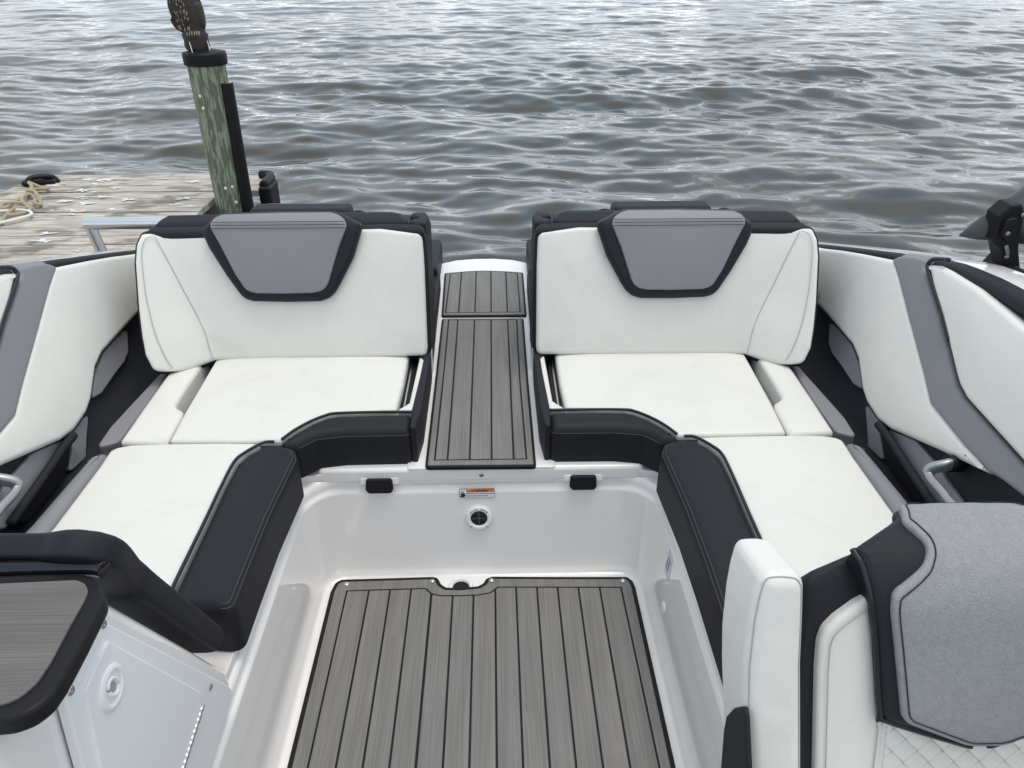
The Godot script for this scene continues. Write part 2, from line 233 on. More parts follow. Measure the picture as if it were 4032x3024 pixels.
# an upholstered pad or a bevelled slab: outline in a plane, thickness T below it, edge radius R, crown = how far it is stuffed
func pad(parent: Node, called: String, mat: Material, f: Array, pts: PackedVector2Array, o := {}) -> MeshInstance3D:
	var T: float = o.get("T", 0.05); var R: float = o.get("R", 0.012)
	var crown: float = o.get("crown", 0.0); var L: float = o.get("L", 0.05)
	var s: float = o.get("s", 1.0)
	var fm = o.get("map", null)
	var step: float = o.get("step", 0.025)
	var uo: Vector2 = o.get("uo", Vector2.ZERO)
	var p := fillet(pts, o.get("fil", 0.02), step)
	var m := MB.new()
	var X := Vector3.RIGHT; var Y := Vector3.UP; var N := Vector3.BACK; var O := Vector3.ZERO
	if fm == null:
		O = f[0]; X = f[1]; Y = f[2]; N = X.cross(Y)
	var rings := []
	var both: bool = o.get("both", false)
	var Rb: float = o.get("Rb", R)
	var arc: int = o.get("arc", 5)
	if both:
		for j in arc + 1:
			var a := PI / 2 * j / arc
			rings.append([Rb * (1 - sin(a)), -T + Rb - Rb * cos(a)])
	else:
		rings.append([0.0, -T])
	for j in arc + 1:
		var a := PI / 2 * j / arc
		rings.append([R * (1 - cos(a)), -R + R * sin(a)])
	var n := p.size()
	var put_pt := func(q: Vector2, z: float) -> int:
		var w: Vector3 = (O + X * q.x + Y * q.y + N * z) if fm == null else fm.call(q.x, q.y, z)
		w.x *= s
		return m.add(w, q + uo)
	var prev := -1
	var first := 0
	var lastp := p
	for rg in rings:
		var q := inset(p, rg[0]) if rg[0] > 1e-6 else p
		var st := m.v.size()
		for i in n: put_pt.call(q[i], rg[1])
		if prev >= 0:
			for i in n:
				var j := (i + 1) % n
				m.quad(prev + i, st + i, st + j, prev + j)
		else:
			first = st
			if o.get("bottom", both):
				var dq := distinct(q)
				var bt := Geometry2D.triangulate_polygon(dq[0])
				for i in bt.size(): bt[i] = dq[1][bt[i]]
				for i in range(0, bt.size(), 3): 
					var ar := (q[bt[i + 1]] - q[bt[i]]).cross(q[bt[i + 2]] - q[bt[i]])
					if ar > 0: m.tri(st + bt[i], st + bt[i + 1], st + bt[i + 2])
					else: m.tri(st + bt[i], st + bt[i + 2], st + bt[i + 1])
		prev = st
		lastp = q
	if crown == 0.0 and fm == null:
		var dq := distinct(lastp)
		var bt := Geometry2D.triangulate_polygon(dq[0])
		for i in bt.size(): bt[i] = dq[1][bt[i]]
		for i in range(0, bt.size(), 3):
			var ar := (lastp[bt[i + 1]] - lastp[bt[i]]).cross(lastp[bt[i + 2]] - lastp[bt[i]])
			if ar > 0: m.tri(prev + bt[i], prev + bt[i + 2], prev + bt[i + 1])
			else: m.tri(prev + bt[i], prev + bt[i + 1], prev + bt[i + 2])
	else:
		var g: float = o.get("grid", 0.025)
		var r := Rect2(lastp[0], Vector2.ZERO)
		for q in lastp: r = r.expand(q)
		var dl := distinct(lastp)
		lastp = dl[0]
		var src: PackedInt32Array = dl[1]
		var nb := lastp.size()
		var all := PackedVector2Array(lastp)
		var zz := PackedFloat32Array(); zz.resize(nb)
		var ny := int(r.size.y / g) + 1
		var nx := int(r.size.x / g) + 1
		var wrinkle: float = o.get("wrinkle", 0.0)
		for j in ny:
			for i in nx:
				var q := r.position + Vector2((i + 0.5 + 0.25 * (j % 2)) * g, (j + 0.5) * g)
				if not Geometry2D.is_point_in_polygon(q, lastp): continue
				var d := edge_dist(q, lastp)
				if d < g * 0.45: continue
				all.append(q)
				var z := crown * (1 - exp(-d / L))
				if wrinkle > 0: z += wrinkle * (1 - exp(-d / 0.04)) * noise_w.get_noise_2d(q.x * 100 + s * 300, q.y * 100)
				zz.append(z)
		var more := m.v.size()
		for i in range(nb, all.size()): put_pt.call(all[i], zz[i])
		var dt := Geometry2D.triangulate_delaunay(all)
		for i in range(0, dt.size(), 3):
			var a := dt[i]; var b := dt[i + 1]; var c := dt[i + 2]
			if a < nb and b < nb and c < nb and not Geometry2D.is_point_in_polygon((all[a] + all[b] + all[c]) / 3.0, lastp): continue
			var ar := (all[b] - all[a]).cross(all[c] - all[a])
			if absf(ar) < 1e-10: continue
			if ar < 0:
				var t := b; b = c; c = t
			var ia := prev + src[a] if a < nb else more + a - nb
			var ib := prev + src[b] if b < nb else more + b - nb
			var ic := prev + src[c] if c < nb else more + c - nb
			m.tri(ia, ic, ib)
	return put(m.mesh(s < 0), called, mat, parent)

func smooth(p: PackedVector3Array, closed := false, k := 6) -> PackedVector3Array:
	var o := PackedVector3Array()
	var n := p.size()
	for i in (n if closed else n - 1):
		var a := p[(i + n - 1) % n] if closed or i > 0 else p[0]
		var b := p[i]; var c := p[(i + 1) % n]
		var d := p[(i + 2) % n] if closed or i + 2 < n else p[n - 1]
		for j in k: o.append(b.cubic_interpolate(c, a, d, float(j) / k))
	if not closed: o.append(p[n - 1])
	return o

# a round (or oval) bar along a path
func tube(parent: Node, called: String, mat: Material, p: PackedVector3Array, r: float, o := {}) -> MeshInstance3D:
	var closed: bool = o.get("closed", false)
	var k: int = o.get("sides", 8)
	var ry: float = o.get("ry", r)
	var up: Vector3 = o.get("up", Vector3.UP)
	var s: float = o.get("s", 1.0)
	var sq: float = o.get("sq", 1.0)
	var m := MB.new()
	var n := p.size()
	var side0 := Vector3.ZERO
	var len := 0.0
	for i in n:
		var t: Vector3
		if closed: t = p[(i + 1) % n] - p[(i + n - 1) % n]
		else: t = p[mini(i + 1, n - 1)] - p[maxi(i - 1, 0)]
		t = t.normalized()
		var u := up
		if absf(u.dot(t)) > 0.97: u = Vector3.FORWARD if absf(t.z) < 0.9 else Vector3.RIGHT
		if o.get("par", false) and side0 != Vector3.ZERO:
			u = side0
		var sd := t.cross(u).normalized()
		u = sd.cross(t).normalized()
		if o.get("par", false): side0 = u
		if i > 0: len += p[i].distance_to(p[i - 1])
		var sc := 1.0
		var taper = o.get("taper", null)
		if taper != null: sc = taper[i]
		for j in k:
			var a := TAU * j / k
			var w := p[i] + sd * (signf(cos(a)) * pow(absf(cos(a)), sq) * r * sc) + u * (signf(sin(a)) * pow(absf(sin(a)), sq) * ry * sc)
			w.x *= s
			m.add(w, Vector2(float(j) / k * TAU * r, len))
	for i in (n if closed else n - 1):
		var i2 := (i + 1) % n
		for j in k:
			var j2 := (j + 1) % k
			m.quad(i * k + j, i * k + j2, i2 * k + j2, i2 * k + j)
	if not closed:
		for e in [0, n - 1]:
			var w := p[e]
			w.x *= s
			var c := m.add(w + Vector3.ZERO)
			for j in k:
				var j2 := (j + 1) % k
				if e == 0: m.tri(c, e * k + j2, e * k + j)
				else: m.tri(c, e * k + j, e * k + j2)
	return put(m.mesh(s < 0), called, mat, parent)

func path(f: Array, p: PackedVector2Array, n := 0.0) -> PackedVector3Array:
	var o := PackedVector3Array()
	for q in p: o.append(on(f, q, n))
	return o

# rows of points joined into a sheet; both sides are drawn
func loft(parent: Node, called: String, mat: Material, rows: Array, o := {}) -> MeshInstance3D:
	var m := MB.new()
	var k: int = rows[0].size()
	for i in rows.size():
		for j in k:
			var w: Vector3 = rows[i][j]
			m.add(w, Vector2(w.x + w.y, w.z))
	for i in rows.size() - 1:
		for j in k - 1:
			var a := i * k + j
			m.quad(a, a + k, a + k + 1, a + 1)
	return put(m.mesh(o.get("flip", false)), called, mat, parent)

func block(parent: Node, called: String, mat: Material, c: Vector3, size: Vector3, r := 0.004, rot := Vector3.ZERO) -> MeshInstance3D:
	var h := size * 0.5
	var b := Basis.from_euler(rot)
	var pts := PackedVector2Array([Vector2(-h.x, -h.z), Vector2(h.x, -h.z), Vector2(h.x, h.z), Vector2(-h.x, h.z)])
	return pad(parent, called, mat, [c + b * Vector3(0, h.y, 0), b * Vector3.RIGHT, b * Vector3.FORWARD], pts, {"T": size.y, "R": minf(r, h.y * 0.9), "both": true, "fil": r, "arc": 2, "step": 5.0})

func lathe(parent: Node, called: String, mat: Material, prof: Array, at: Vector3, axis := Basis.IDENTITY, k := 24) -> MeshInstance3D:
	var m := MB.new()
	for i in prof.size():
		for j in k + 1:
			var a := TAU * j / k
			m.add(at + axis * Vector3(cos(a) * prof[i].x, prof[i].y, sin(a) * prof[i].x), Vector2(float(j) / k, prof[i].y))
	for i in prof.size() - 1:
		for j in k:
			var a := i * (k + 1) + j
			m.quad(a, a + 1, a + k + 2, a + k + 1)
	# the seam's two columns share normals closely enough; caps come from the profile ending on the axis
	return put(m.mesh(), called, mat, parent)

# ------------------------------------------------------------------ materials
var noise_w := FastNoiseLite.new()

func noise(seed_: int, freq: float, oct := 4) -> FastNoiseLite:
	var n := FastNoiseLite.new()
	n.seed = seed_; n.frequency = freq; n.fractal_octaves = oct; n.noise_type = FastNoiseLite.TYPE_SIMPLEX_SMOOTH
	return n

func tex_normal(seed_: int, freq: float, strength: float, oct := 3) -> Texture2D:
	var im := noise(seed_, freq, oct).get_seamless_image(256, 256)
	im.convert(Image.FORMAT_RGBA8)
	im.bump_map_to_normal_map(strength)
	im.generate_mipmaps()
	return ImageTexture.create_from_image(im)

func mat(lin: Vector3, rough: float, o := {}) -> StandardMaterial3D:
	var m := StandardMaterial3D.new()
	m.albedo_color = Color(lin.x, lin.y, lin.z).linear_to_srgb()
	m.roughness = rough
	m.metallic = o.get("metal", 0.0)
	m.metallic_specular = o.get("spec", 0.5)
	m.cull_mode = BaseMaterial3D.CULL_DISABLED
	if o.has("nrm"):
		m.normal_enabled = true; m.normal_texture = o.nrm; m.normal_scale = o.get("ns", 0.3)
		m.uv1_triplanar = true; m.uv1_world_triplanar = true
		var sc: float = o.get("scale", 6.0)
		m.uv1_scale = Vector3(sc, sc, sc)
	if o.has("coat"):
		m.clearcoat_enabled = true; m.clearcoat = o.coat; m.clearcoat_roughness = o.get("coat_rough", 0.05)
	if o.has("tex"):
		m.albedo_texture = o.tex
		m.texture_filter = BaseMaterial3D.TEXTURE_FILTER_LINEAR_WITH_MIPMAPS_ANISOTROPIC
	return m

func image(w: int, h: int, fn: Callable) -> ImageTexture:
	var im := Image.create(w, h, false, Image.FORMAT_RGB8)
	for y in h:
		for x in w: im.set_pixel(x, y, fn.call(x, y))
	im.generate_mipmaps()
	return ImageTexture.create_from_image(im)

func make_materials():
	noise_w = noise(5, 0.08, 2)
	var leather := tex_normal(11, 0.09, 3.0, 3)
	var mott := noise(71, 0.02, 4); var mot2 := noise(72, 0.006, 3)
	var smudge := image(256, 256, func(x: int, y: int):
		var an := x / 256.0 * TAU; var bn := y / 256.0 * TAU
		var q := Vector3(cos(an) * 40 + cos(bn) * 40, sin(an) * 40 + 300, sin(bn) * 40)
		var a := 1.0 - 0.014 * smoothstep(0.1, 0.6, mott.get_noise_3dv(q)) - 0.02 * (mot2.get_noise_3dv(q * 2.0) * 0.5 + 0.5)
		return Color(a, a, a * 0.995))
	M.white = mat(Vector3(0.785, 0.78, 0.745), 0.42, {"nrm": leather, "ns": 0.06, "scale": 1.7, "tex": smudge})
	M.dark = mat(Vector3(0.0155, 0.0162, 0.0222), 0.58, {"spec": 0.35, "nrm": leather, "ns": 0.25, "scale": 12.0})
	M.pipe = mat(Vector3(0.008, 0.009, 0.014), 0.38)
	M.black = mat(Vector3(0.008, 0.008, 0.01), 0.5, {"spec": 0.35})
	M.gloss_black = mat(Vector3(0.012, 0.012, 0.014), 0.08)
	M.gel = mat(Vector3(0.92, 0.895, 0.88), 0.16, {"coat": 0.7, "coat_rough": 0.03})
	M.plastic = mat(Vector3(0.88, 0.885, 0.90), 0.3)
	M.satin = mat(Vector3(0.42, 0.43, 0.44), 0.42, {"metal": 0.85})
	M.thread_l = mat(Vector3(0.11, 0.11, 0.12), 0.8)
	M.seam_shade = mat(Vector3(0.42, 0.43, 0.42), 0.8)  # grey that paints the thin line of shade in white vinyl seams
	M.thread_d = mat(Vector3(0.02, 0.02, 0.025), 0.8)
	M.steel = mat(Vector3(0.6, 0.6, 0.6), 0.22, {"metal": 1.0})
	M.alu = mat(Vector3(0.72, 0.73, 0.74), 0.3, {"metal": 0.9, "nrm": leather, "ns": 0.1, "scale": 5.0})
	var nf := noise(21, 0.16, 3); var nb := noise(22, 0.012, 2); var nv := noise(23, 0.006, 2)
	var teak := image(512, 512, func(x: int, y: int):
		var a := nf.get_noise_2d(x * 2.2, y * 0.035) * 0.15 + nb.get_noise_2d(x * 1.0, y * 0.12) * 0.05 + nv.get_noise_2d(x, y) * 0.03
		var g := clampf(0.56 + a * 0.75, 0, 1)
		return Color(g * 1.005, g, g * 0.985))
	M.teak = mat(Vector3(0.66, 0.64, 0.635), 0.55, {"tex": teak})
	M.teak.uv1_scale = Vector3(3.1, 0.9, 1)
	var teak_x := image(256, 512, func(x: int, y: int):
		var a := nf.get_noise_2d(y * 2.0, x * 0.08) * 0.12 + nb.get_noise_2d(y, x * 0.3) * 0.06
		var g := clampf(0.5 + a * 0.8, 0, 1)
		return Color(g * 1.01, g, g * 0.97))
	M.teak_t = mat(Vector3(0.57, 0.56, 0.55), 0.5, {"tex": teak_x})
	M.teak_t.uv1_scale = Vector3(0.9, 3.1, 1)
	M.dull = mat(Vector3(0.22, 0.22, 0.22), 0.45, {"metal": 0.8})
	var h1 := noise(81, 0.25, 2); var h2 := noise(82, 0.03, 2)
	var heather := image(256, 256, func(x: int, y: int):
		var a := h1.get_noise_2d(x * 0.25, y * 1.3) * 0.06 + h1.get_noise_2d(x * 1.3 + 500, y * 0.25) * 0.06 + h2.get_noise_2d(x, y) * 0.035
		var g := clampf(0.86 + a, 0, 1)
		return Color(g, g, g))
	var weave := image(256, 256, func(x: int, y: int):
		var g := clampf(0.93 + h1.get_noise_2d(x * 0.3, y * 1.6) * 0.05 + h1.get_noise_2d(x * 1.6 + 500, y * 0.3) * 0.05, 0, 1)
		return Color(g, g, g))
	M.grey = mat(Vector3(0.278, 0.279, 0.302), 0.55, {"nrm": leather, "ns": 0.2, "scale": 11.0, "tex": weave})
	M.fabric = mat(Vector3(0.41, 0.415, 0.445), 0.75, {"tex": heather, "nrm": tex_normal(14, 0.3, 6.0, 2), "ns": 0.4, "scale": 7.0})
	M.oldwood = mat(Vector3(0.2, 0.18, 0.15), 0.85)
	M.rope = mat(Vector3(0.45, 0.37, 0.26), 0.9, {"nrm": tex_normal(15, 0.15, 8.0, 2), "ns": 0.8, "scale": 20.0})
	M.owl = mat(Vector3(0.035, 0.026, 0.02), 0.55, {"nrm": tex_normal(16, 0.1, 8.0, 3), "ns": 0.8, "scale": 8.0})
	M.feather = mat(Vector3(0.26, 0.235, 0.165), 0.7)
	M.cone = mat(Vector3(0.04, 0.048, 0.05), 0.5)

# ------------------------------------------------------------------ the side walls
func tab(z: float, t: Array) -> float:
	for i in WALL_Z.size() - 1:
		if z <= WALL_Z[i + 1]:
			return lerpf(t[i], t[i + 1], clampf((z - WALL_Z[i]) / (WALL_Z[i + 1] - WALL_Z[i]), 0, 1))
	return t[t.size() - 1]

func wall_a(z: float) -> float: return (tab(z - 0.12, WALL_A) + tab(z, WALL_A) * 2 + tab(z + 0.12, WALL_A)) / 4.0
func wall_h(z: float) -> float: return (tab(z - 0.12, WALL_H) + tab(z, WALL_H) * 2 + tab(z + 0.12, WALL_H)) / 4.0
func wall_at(z: float, y: float, off: float) -> Vector3: return Vector3(wall_a(z) + 0.32 * (y - wall_h(z)) - off, y, z)
func wall_map(off: float) -> Callable:
	return func(u: float, v: float, n: float): return wall_at(u, v, off) + Vector3(-0.95, 0.30, 0) * n
# ------------------------------------------------------------------ the place
func _ready():
	var cam := Camera3D.new()
	cam.name = "camera"
	cam.position = Vector3(0.041, 1.54, 0)
	cam.rotation_degrees = Vector3(-29.7, -1.41, 0)
	cam.fov = 53.08; cam.near = 0.05; cam.far = 6000.0
	add_child(cam); cam.current = true
	var env := Environment.new()
	env.background_mode = Environment.BG_SKY
	env.sky = Sky.new()
	env.sky.sky_material = make_sky()
	env.tonemap_mode = Environment.TONE_MAPPER_LINEAR
	env.tonemap_exposure = 0.94
	env.sdfgi_enabled = true; env.ssao_enabled = true; env.ssil_enabled = true
	var we := WorldEnvironment.new()
	we.name = "environment"; we.environment = env
	add_child(we)
	var sun := DirectionalLight3D.new()
	sun.name = "sun"
	sun.light_color = Color(1.0, 0.965, 0.91); sun.light_energy = 0.42; sun.light_angular_distance = 24.0
	sun.shadow_enabled = true
	add_child(sun)
	sun.look_at_from_position(SUN * 50.0, Vector3.ZERO)
	make_materials()
	water()
	hull()
	mats()
	for s in [1.0, -1.0]: stern_seats(s)
	for s in [1.0, -1.0]: side_walls(s)
	fixtures()
	console()
	chair()
	dock()
	clamp_bracket()

const SUN := Vector3(0.16, 0.98, -0.06)

func make_sky() -> PanoramaSkyMaterial:
	var n1 := noise(3, 1.1, 6); var n2 := noise(8, 0.55, 3); var n3 := noise(17, 2.6, 5)
	var w := 1024; var h := 512
	var im := Image.create(w, h, false, Image.FORMAT_RGBF)
	for y in h:
		var el := (0.5 - (y + 0.5) / h) * PI
		for x in w:
			var az := (x + 0.5) / w * TAU
			var d := Vector3(cos(el) * sin(az), sin(el), cos(el) * cos(az))
			if el < -0.05:
				im.set_pixel(x, y, Color(0.16, 0.165, 0.17)); continue
			# clouds lie on a plane overhead, so they flatten towards the horizon
			var k := 1.0 / (absf(d.y) + 0.22)
			var p := Vector3(d.x * k, 0.0, d.z * k)
			var cover := n2.get_noise_3dv(p * 1.3) * 0.8 + n1.get_noise_3dv(p * 1.2) * 0.7 + 0.25
			var c := smoothstep(-0.10, 0.30, cover)
			var shade := n1.get_noise_3dv(p * 1.0 + Vector3(7, 3, 1)) * 0.55 + n3.get_noise_3dv(p) * 0.42
			var cloud := Vector3(0.545, 0.56, 0.58) * (1.0 + shade * 1.0)
			var blue := Vector3(0.40, 0.64, 0.90)
			var col := blue.lerp(cloud, c)
			var hz := exp(-pow(maxf(el, 0.0) / 0.50, 2.0))
			col = col.lerp(Vector3(1.17, 1.29, 1.41) * (1.0 + shade * 0.5), hz * 0.8)
			# breaks in the low cloud, where it is sunlit
			var lit := smoothstep(0.10, 0.48, n1.get_noise_3dv(p * 1.7 + Vector3(2, 9, 4)) + 0.35 * n3.get_noise_3dv(p * 1.5))
			col += Vector3(1.25, 1.27, 1.22) * lit * exp(-pow(maxf(el, 0.0) / 0.38, 2.0))
			# the cloud is thin round the hidden sun, and glows there
			var ang := d.angle_to(SUN.normalized())
			col += (Vector3(0.80, 0.77, 0.70) * exp(-ang * ang / 0.16) + Vector3(0.36, 0.37, 0.38) * exp(-ang * ang / 0.8)) * (0.7 + 0.3 * c + shade * 0.5)
			im.set_pixel(x, y, Color(col.x, col.y, col.z))
	var m := PanoramaSkyMaterial.new()
	m.panorama = ImageTexture.create_from_image(im)
	m.energy_multiplier = 1.0
	return m

# ------------------------------------------------------------------ water
func axis_steps(from: float, to: float, fn: Callable) -> PackedFloat32Array:
	var o := PackedFloat32Array([from])
	var c := from
	while c < to:
		c += fn.call(c); o.append(c)
	return o

func water():
	var rng := RandomNumberGenerator.new(); rng.seed = 77
	var waves := []
	for i in 46:
		var wl := 0.155 * pow(1.075, i) * rng.randf_range(0.94, 1.06)   # 0.16 to about 4.5 m
		var dir := rng.randfn(0.0, 0.58) + PI * 0.5 + 0.12
		var st := 0.038
		if wl > 0.55: st = 0.036
		if wl > 1.2: st = 0.026
		if wl < 0.22: st = 0.026
		waves.append([TAU / wl * cos(dir), TAU / wl * sin(dir), rng.randf() * TAU, st * wl / TAU, wl])
	var xs := axis_steps(-400.0, 400.0, func(c: float):
		var a := absf(c)
		return 0.035 if a < 4 else (0.035 + (a - 4) * 0.003 if a < 22 else (a - 22) * 0.25 + 0.15))
	var zs := axis_steps(-1.2, 1500.0, func(c: float): 
		return 0.028 if c < 7 else (0.028 + (c - 7) * 0.004 if c < 34 else (c - 34) * 0.3 + 0.2))
	var nx := xs.size()
	var v := PackedVector3Array(); var nn := PackedVector3Array(); var ix := PackedInt32Array()
	v.resize(nx * zs.size()); nn.resize(v.size())
	var cw := []
	for w in waves:
		var cx := PackedFloat32Array(); var sx := PackedFloat32Array()
		for x in xs:
			cx.append(cos(w[0] * x + w[2])); sx.append(sin(w[0] * x + w[2]))
		cw.append([cx, sx])
	var patch := noise(31, 0.16, 3)
	for j in zs.size():
		var z := -zs[j]
		var fade := lerpf(1.12, 0.70, smoothstep(5.0, 22.0, zs[j])) / (1.0 + maxf(0.0, zs[j] - 60.0) * 0.05)
		var yv := PackedFloat32Array(); yv.resize(nx)
		var dx := PackedFloat32Array(); dx.resize(nx)
		var dz := PackedFloat32Array(); dz.resize(nx)
		for k in waves.size():
			var w = waves[k]
			var gap := maxf(0.03, (zs[j] - 7.0) * 0.004 + 0.03)
			var soft: float = fade / (1.0 + pow(gap * 4.0 / w[4], 4.0))
			var cz := cos(w[1] * z) * soft; var sz := sin(w[1] * z) * soft
			var a: float = w[3]
			var ax: float = a * w[0]; var az: float = a * w[1]
			var cx: PackedFloat32Array = cw[k][0]; var sx: PackedFloat32Array = cw[k][1]
			for i in nx:
				var sn := sx[i] * cz + cx[i] * sz
				var cs := cx[i] * cz - sx[i] * sz
				yv[i] += a * sn; dx[i] += ax * cs; dz[i] += az * cs
		for i in nx:
			var g := 1.0 + 0.45 * patch.get_noise_2d(xs[i], z)
			v[j * nx + i] = Vector3(xs[i], WATER + yv[i] * g, z)
			nn[j * nx + i] = Vector3(-dx[i] * g, 1, -dz[i] * g).normalized()
	for j in zs.size() - 1:
		for i in nx - 1:
			var a := j * nx + i
			ix.append(a); ix.append(a + nx); ix.append(a + nx + 1)
			ix.append(a); ix.append(a + nx + 1); ix.append(a + 1)
	var arr := []
	arr.resize(Mesh.ARRAY_MAX)
	arr[Mesh.ARRAY_VERTEX] = v; arr[Mesh.ARRAY_NORMAL] = nn; arr[Mesh.ARRAY_INDEX] = ix
	var m := ArrayMesh.new()
	m.add_surface_from_arrays(Mesh.PRIMITIVE_TRIANGLES, arr)
	var wm := mat(Vector3(0.058, 0.058, 0.050), 0.03, {"spec": 0.45})
	var o := put(m, "water", wm, self)
	o.set_meta("kind", "structure"); o.set_meta("label", "rippled grey green water reaching to the far side"); o.set_meta("category", "water")

# ------------------------------------------------------------------ the boat itself
func hull():
	var t := thing("motorboat", "white fibreglass motorboat hull with moulded cockpit, moored beside the wooden dock", "boat")
	# moulded cockpit well: floor edge, coved foot, walls with rounded corners
	var prof := [[-0.03, -0.012], [0.006, -0.011], [0.014, -0.007], [0.019, 0.003], [0.023, 0.018], [0.028, 0.05], [0.038, 0.16], [0.043, 0.240], [0.045, 0.246], [0.050, 0.250], [0.054, 0.254], [0.055, 0.262], [0.055, 0.279], [0.070, 0.285], [0.11, 0.285]]
	var plan := PackedVector2Array()
	var hx := 0.427; var az := -1.617; var rc := 0.05
	plan.append(Vector2(hx, 0.9))
	for j in 41: plan.append(Vector2(hx, lerpf(0.85, az + rc, j / 40.0)))
	for j in range(1, 13):
		var a := PI / 2 * j / 12
		plan.append(Vector2(hx - rc + rc * cos(a), az + rc - rc * sin(a)))
	for j in range(1, 40): plan.append(Vector2(lerpf(hx - rc, -hx + rc, j / 40.0), az))
	for j in 13:
		var a := PI / 2 * j / 12
		plan.append(Vector2(-hx + rc - rc * sin(a), az + rc - rc * cos(a)))
	for j in range(1, 41): plan.append(Vector2(-hx, lerpf(az + rc, 0.85, j / 40.0)))
	var rows := []
	for pr in prof:
		var row := []
		for i in plan.size():
			var e := (plan[mini(i + 1, plan.size() - 1)] - plan[maxi(i - 1, 0)]).normalized()
			var nrm := Vector2(-e.y, e.x)    # outward, away from the well
			if nrm.dot(plan[i] - Vector2(0, -0.4)) < 0: nrm = -nrm
			row.append(Vector3(plan[i].x + nrm.x * pr[0], pr[1], plan[i].y + nrm.y * (pr[0] + 0.022 * maxf(pr[1], 0) / 0.28)))
		rows.append(row)
	loft(t, "cockpit_well", M.gel, rows)
	var fl := PackedVector2Array([Vector2(-0.46, -0.9), Vector2(0.46, -0.9), Vector2(0.46, 1.66), Vector2(-0.46, 1.66)])
	pad(t, "cockpit_floor", M.gel, flat(-0.011), fl, {"T": 0.05, "R": 0.002})
	# lip that carries the stern cushions, and the walk-through's base
	var lip := PackedVector2Array([Vector2(-0.465, 1.80), Vector2(-0.455, 1.72), Vector2(-0.435, 1.684), Vector2(0.435, 1.684), Vector2(0.455, 1.72), Vector2(0.465, 1.80)])
	pad(t, "seat_lip", M.gel, flat(0.320), lip, {"T": 0.046, "R": 0.012, "fil": 0.02, "both": true})
	var wf := fr("walk_base")
	pad(t, "walkway", M.gel, [wf[0] - Vector3(0, 0.001, 0), wf[1], wf[2]], PackedVector2Array([Vector2(-0.2, 0.024), Vector2(0.2, 0.024), Vector2(0.2, 1.38), Vector2(0.12, 1.425), Vector2(0.04, 1.44), Vector2(-0.04, 1.44), Vector2(-0.12, 1.425), Vector2(-0.2, 1.38)]), {"T": 0.05, "R": 0.003, "fil": 0.01})
	for s in [1.0, -1.0]:
		# base moulding under the seats
		pad(t, "seat_base", M.gel, flat(0.305), PackedVector2Array([Vector2(0.19, 1.70), Vector2(0.48, 1.68), Vector2(0.5, 0.6), Vector2(1.2, 0.6), Vector2(1.2, 2.5), Vector2(0.19, 2.5)]), {"T": 0.02, "R": 0.002, "s": s, "fil": 0.0, "step": 3.0})
		var r := []
		for j in 40:
			var z := lerpf(-3.25, 0.8, j / 39.0)
			var a := wall_a(z); var h := wall_h(z)
			r.append([Vector3((a - 0.42) * s, 0.28, z), Vector3((a + 0.32 * (0.38 - h)) * s, 0.36, z), Vector3((a + 0.32 * (0.5 - h)) * s, 0.5, z), Vector3(a * s, h - 0.012, z)])
		loft(t, "inner_liner", M.dark, r, {"flip": s < 0})
		r = []
		for j in 60:
			var z := lerpf(-3.25, 0.8, j / 59.0)
			var a := wall_a(z) + 0.012; var h := wall_h(z)
			var wd := lerpf(0.10, 0.16, clampf((z + 2.6) / 1.2, 0, 1))
			r.append([Vector3((a - 0.004) * s, h - 0.05, z), Vector3(a * s, h - 0.004, z), Vector3((a + 0.012) * s, h + 0.012, z), Vector3((a + wd - 0.03) * s, h + 0.016, z), Vector3((a + wd) * s, h - 0.004, z), Vector3((a + wd + 0.02) * s, h - 0.06, z), Vector3((a + wd + 0.005) * s, h - 0.3, z), Vector3((a + wd - 0.05) * s, -0.3, z)])
		loft(t, "gunwale", M.gel, r, {"flip": s > 0})
	# stern: transom below the walk-through and the rear-facing seats
	block(t, "transom", M.gel, Vector3(0, 0.0, -3.13), Vector3(2.2, 0.62, 0.06), 0.01)
	block(t, "swim_platform", M.gel, Vector3(0, 0.02, -3.35), Vector3(2.2, 0.08, 0.45), 0.02)

# a grey synthetic teak mat: black backing, border, planks
func teak_mat(t: Node3D, f: Array, outer: PackedVector2Array, inner: PackedVector2Array, lines: Array, y0: float, y1: float, edge := 0.007):
	pad(t, "backing", M.black, f, outer, {"T": 0.01, "R": 0.002, "fil": 0.012, "arc": 2})
	var f2 := [f[0] + f[1].cross(f[2]) * 0.0018, f[1], f[2]]
	var rim := inset(fillet(outer, 0.012), edge)
	var mid: float = lines[lines.size() / 2]
	for h in [[-9.0, mid], [mid, 9.0]]:
		var halfp := PackedVector2Array([Vector2(h[0], -9), Vector2(h[1], -9), Vector2(h[1], 9), Vector2(h[0], 9)])
		for a in Geometry2D.intersect_polygons(rim, halfp):
			for b in Geometry2D.clip_polygons(a, Geometry2D.offset_polygon(inner, 0.0022)[0]):
				if not Geometry2D.is_polygon_clockwise(b) and absf(area(b)) > 1e-5:
					pad(t, "border", M.teak, f2, b, {"T": 0.004, "R": 0.0012, "fil": 0.0, "arc": 2, "step": 5.0})
	var ln := [-9.0] + lines + [9.0]
	for i in ln.size() - 1:
		var strip := PackedVector2Array([Vector2(ln[i] + 0.0024, y0), Vector2(ln[i + 1] - 0.0024, y0), Vector2(ln[i + 1] - 0.0024, y1), Vector2(ln[i] + 0.0024, y1)])
		for b in Geometry2D.intersect_polygons(Geometry2D.offset_polygon(inner, -0.0022)[0], strip):
			pad(t, "plank", M.teak, f2, b, {"T": 0.004, "R": 0.0012, "fil": 0.003, "arc": 2, "step": 5.0, "uo": Vector2(i * 0.137, i * 0.41)})

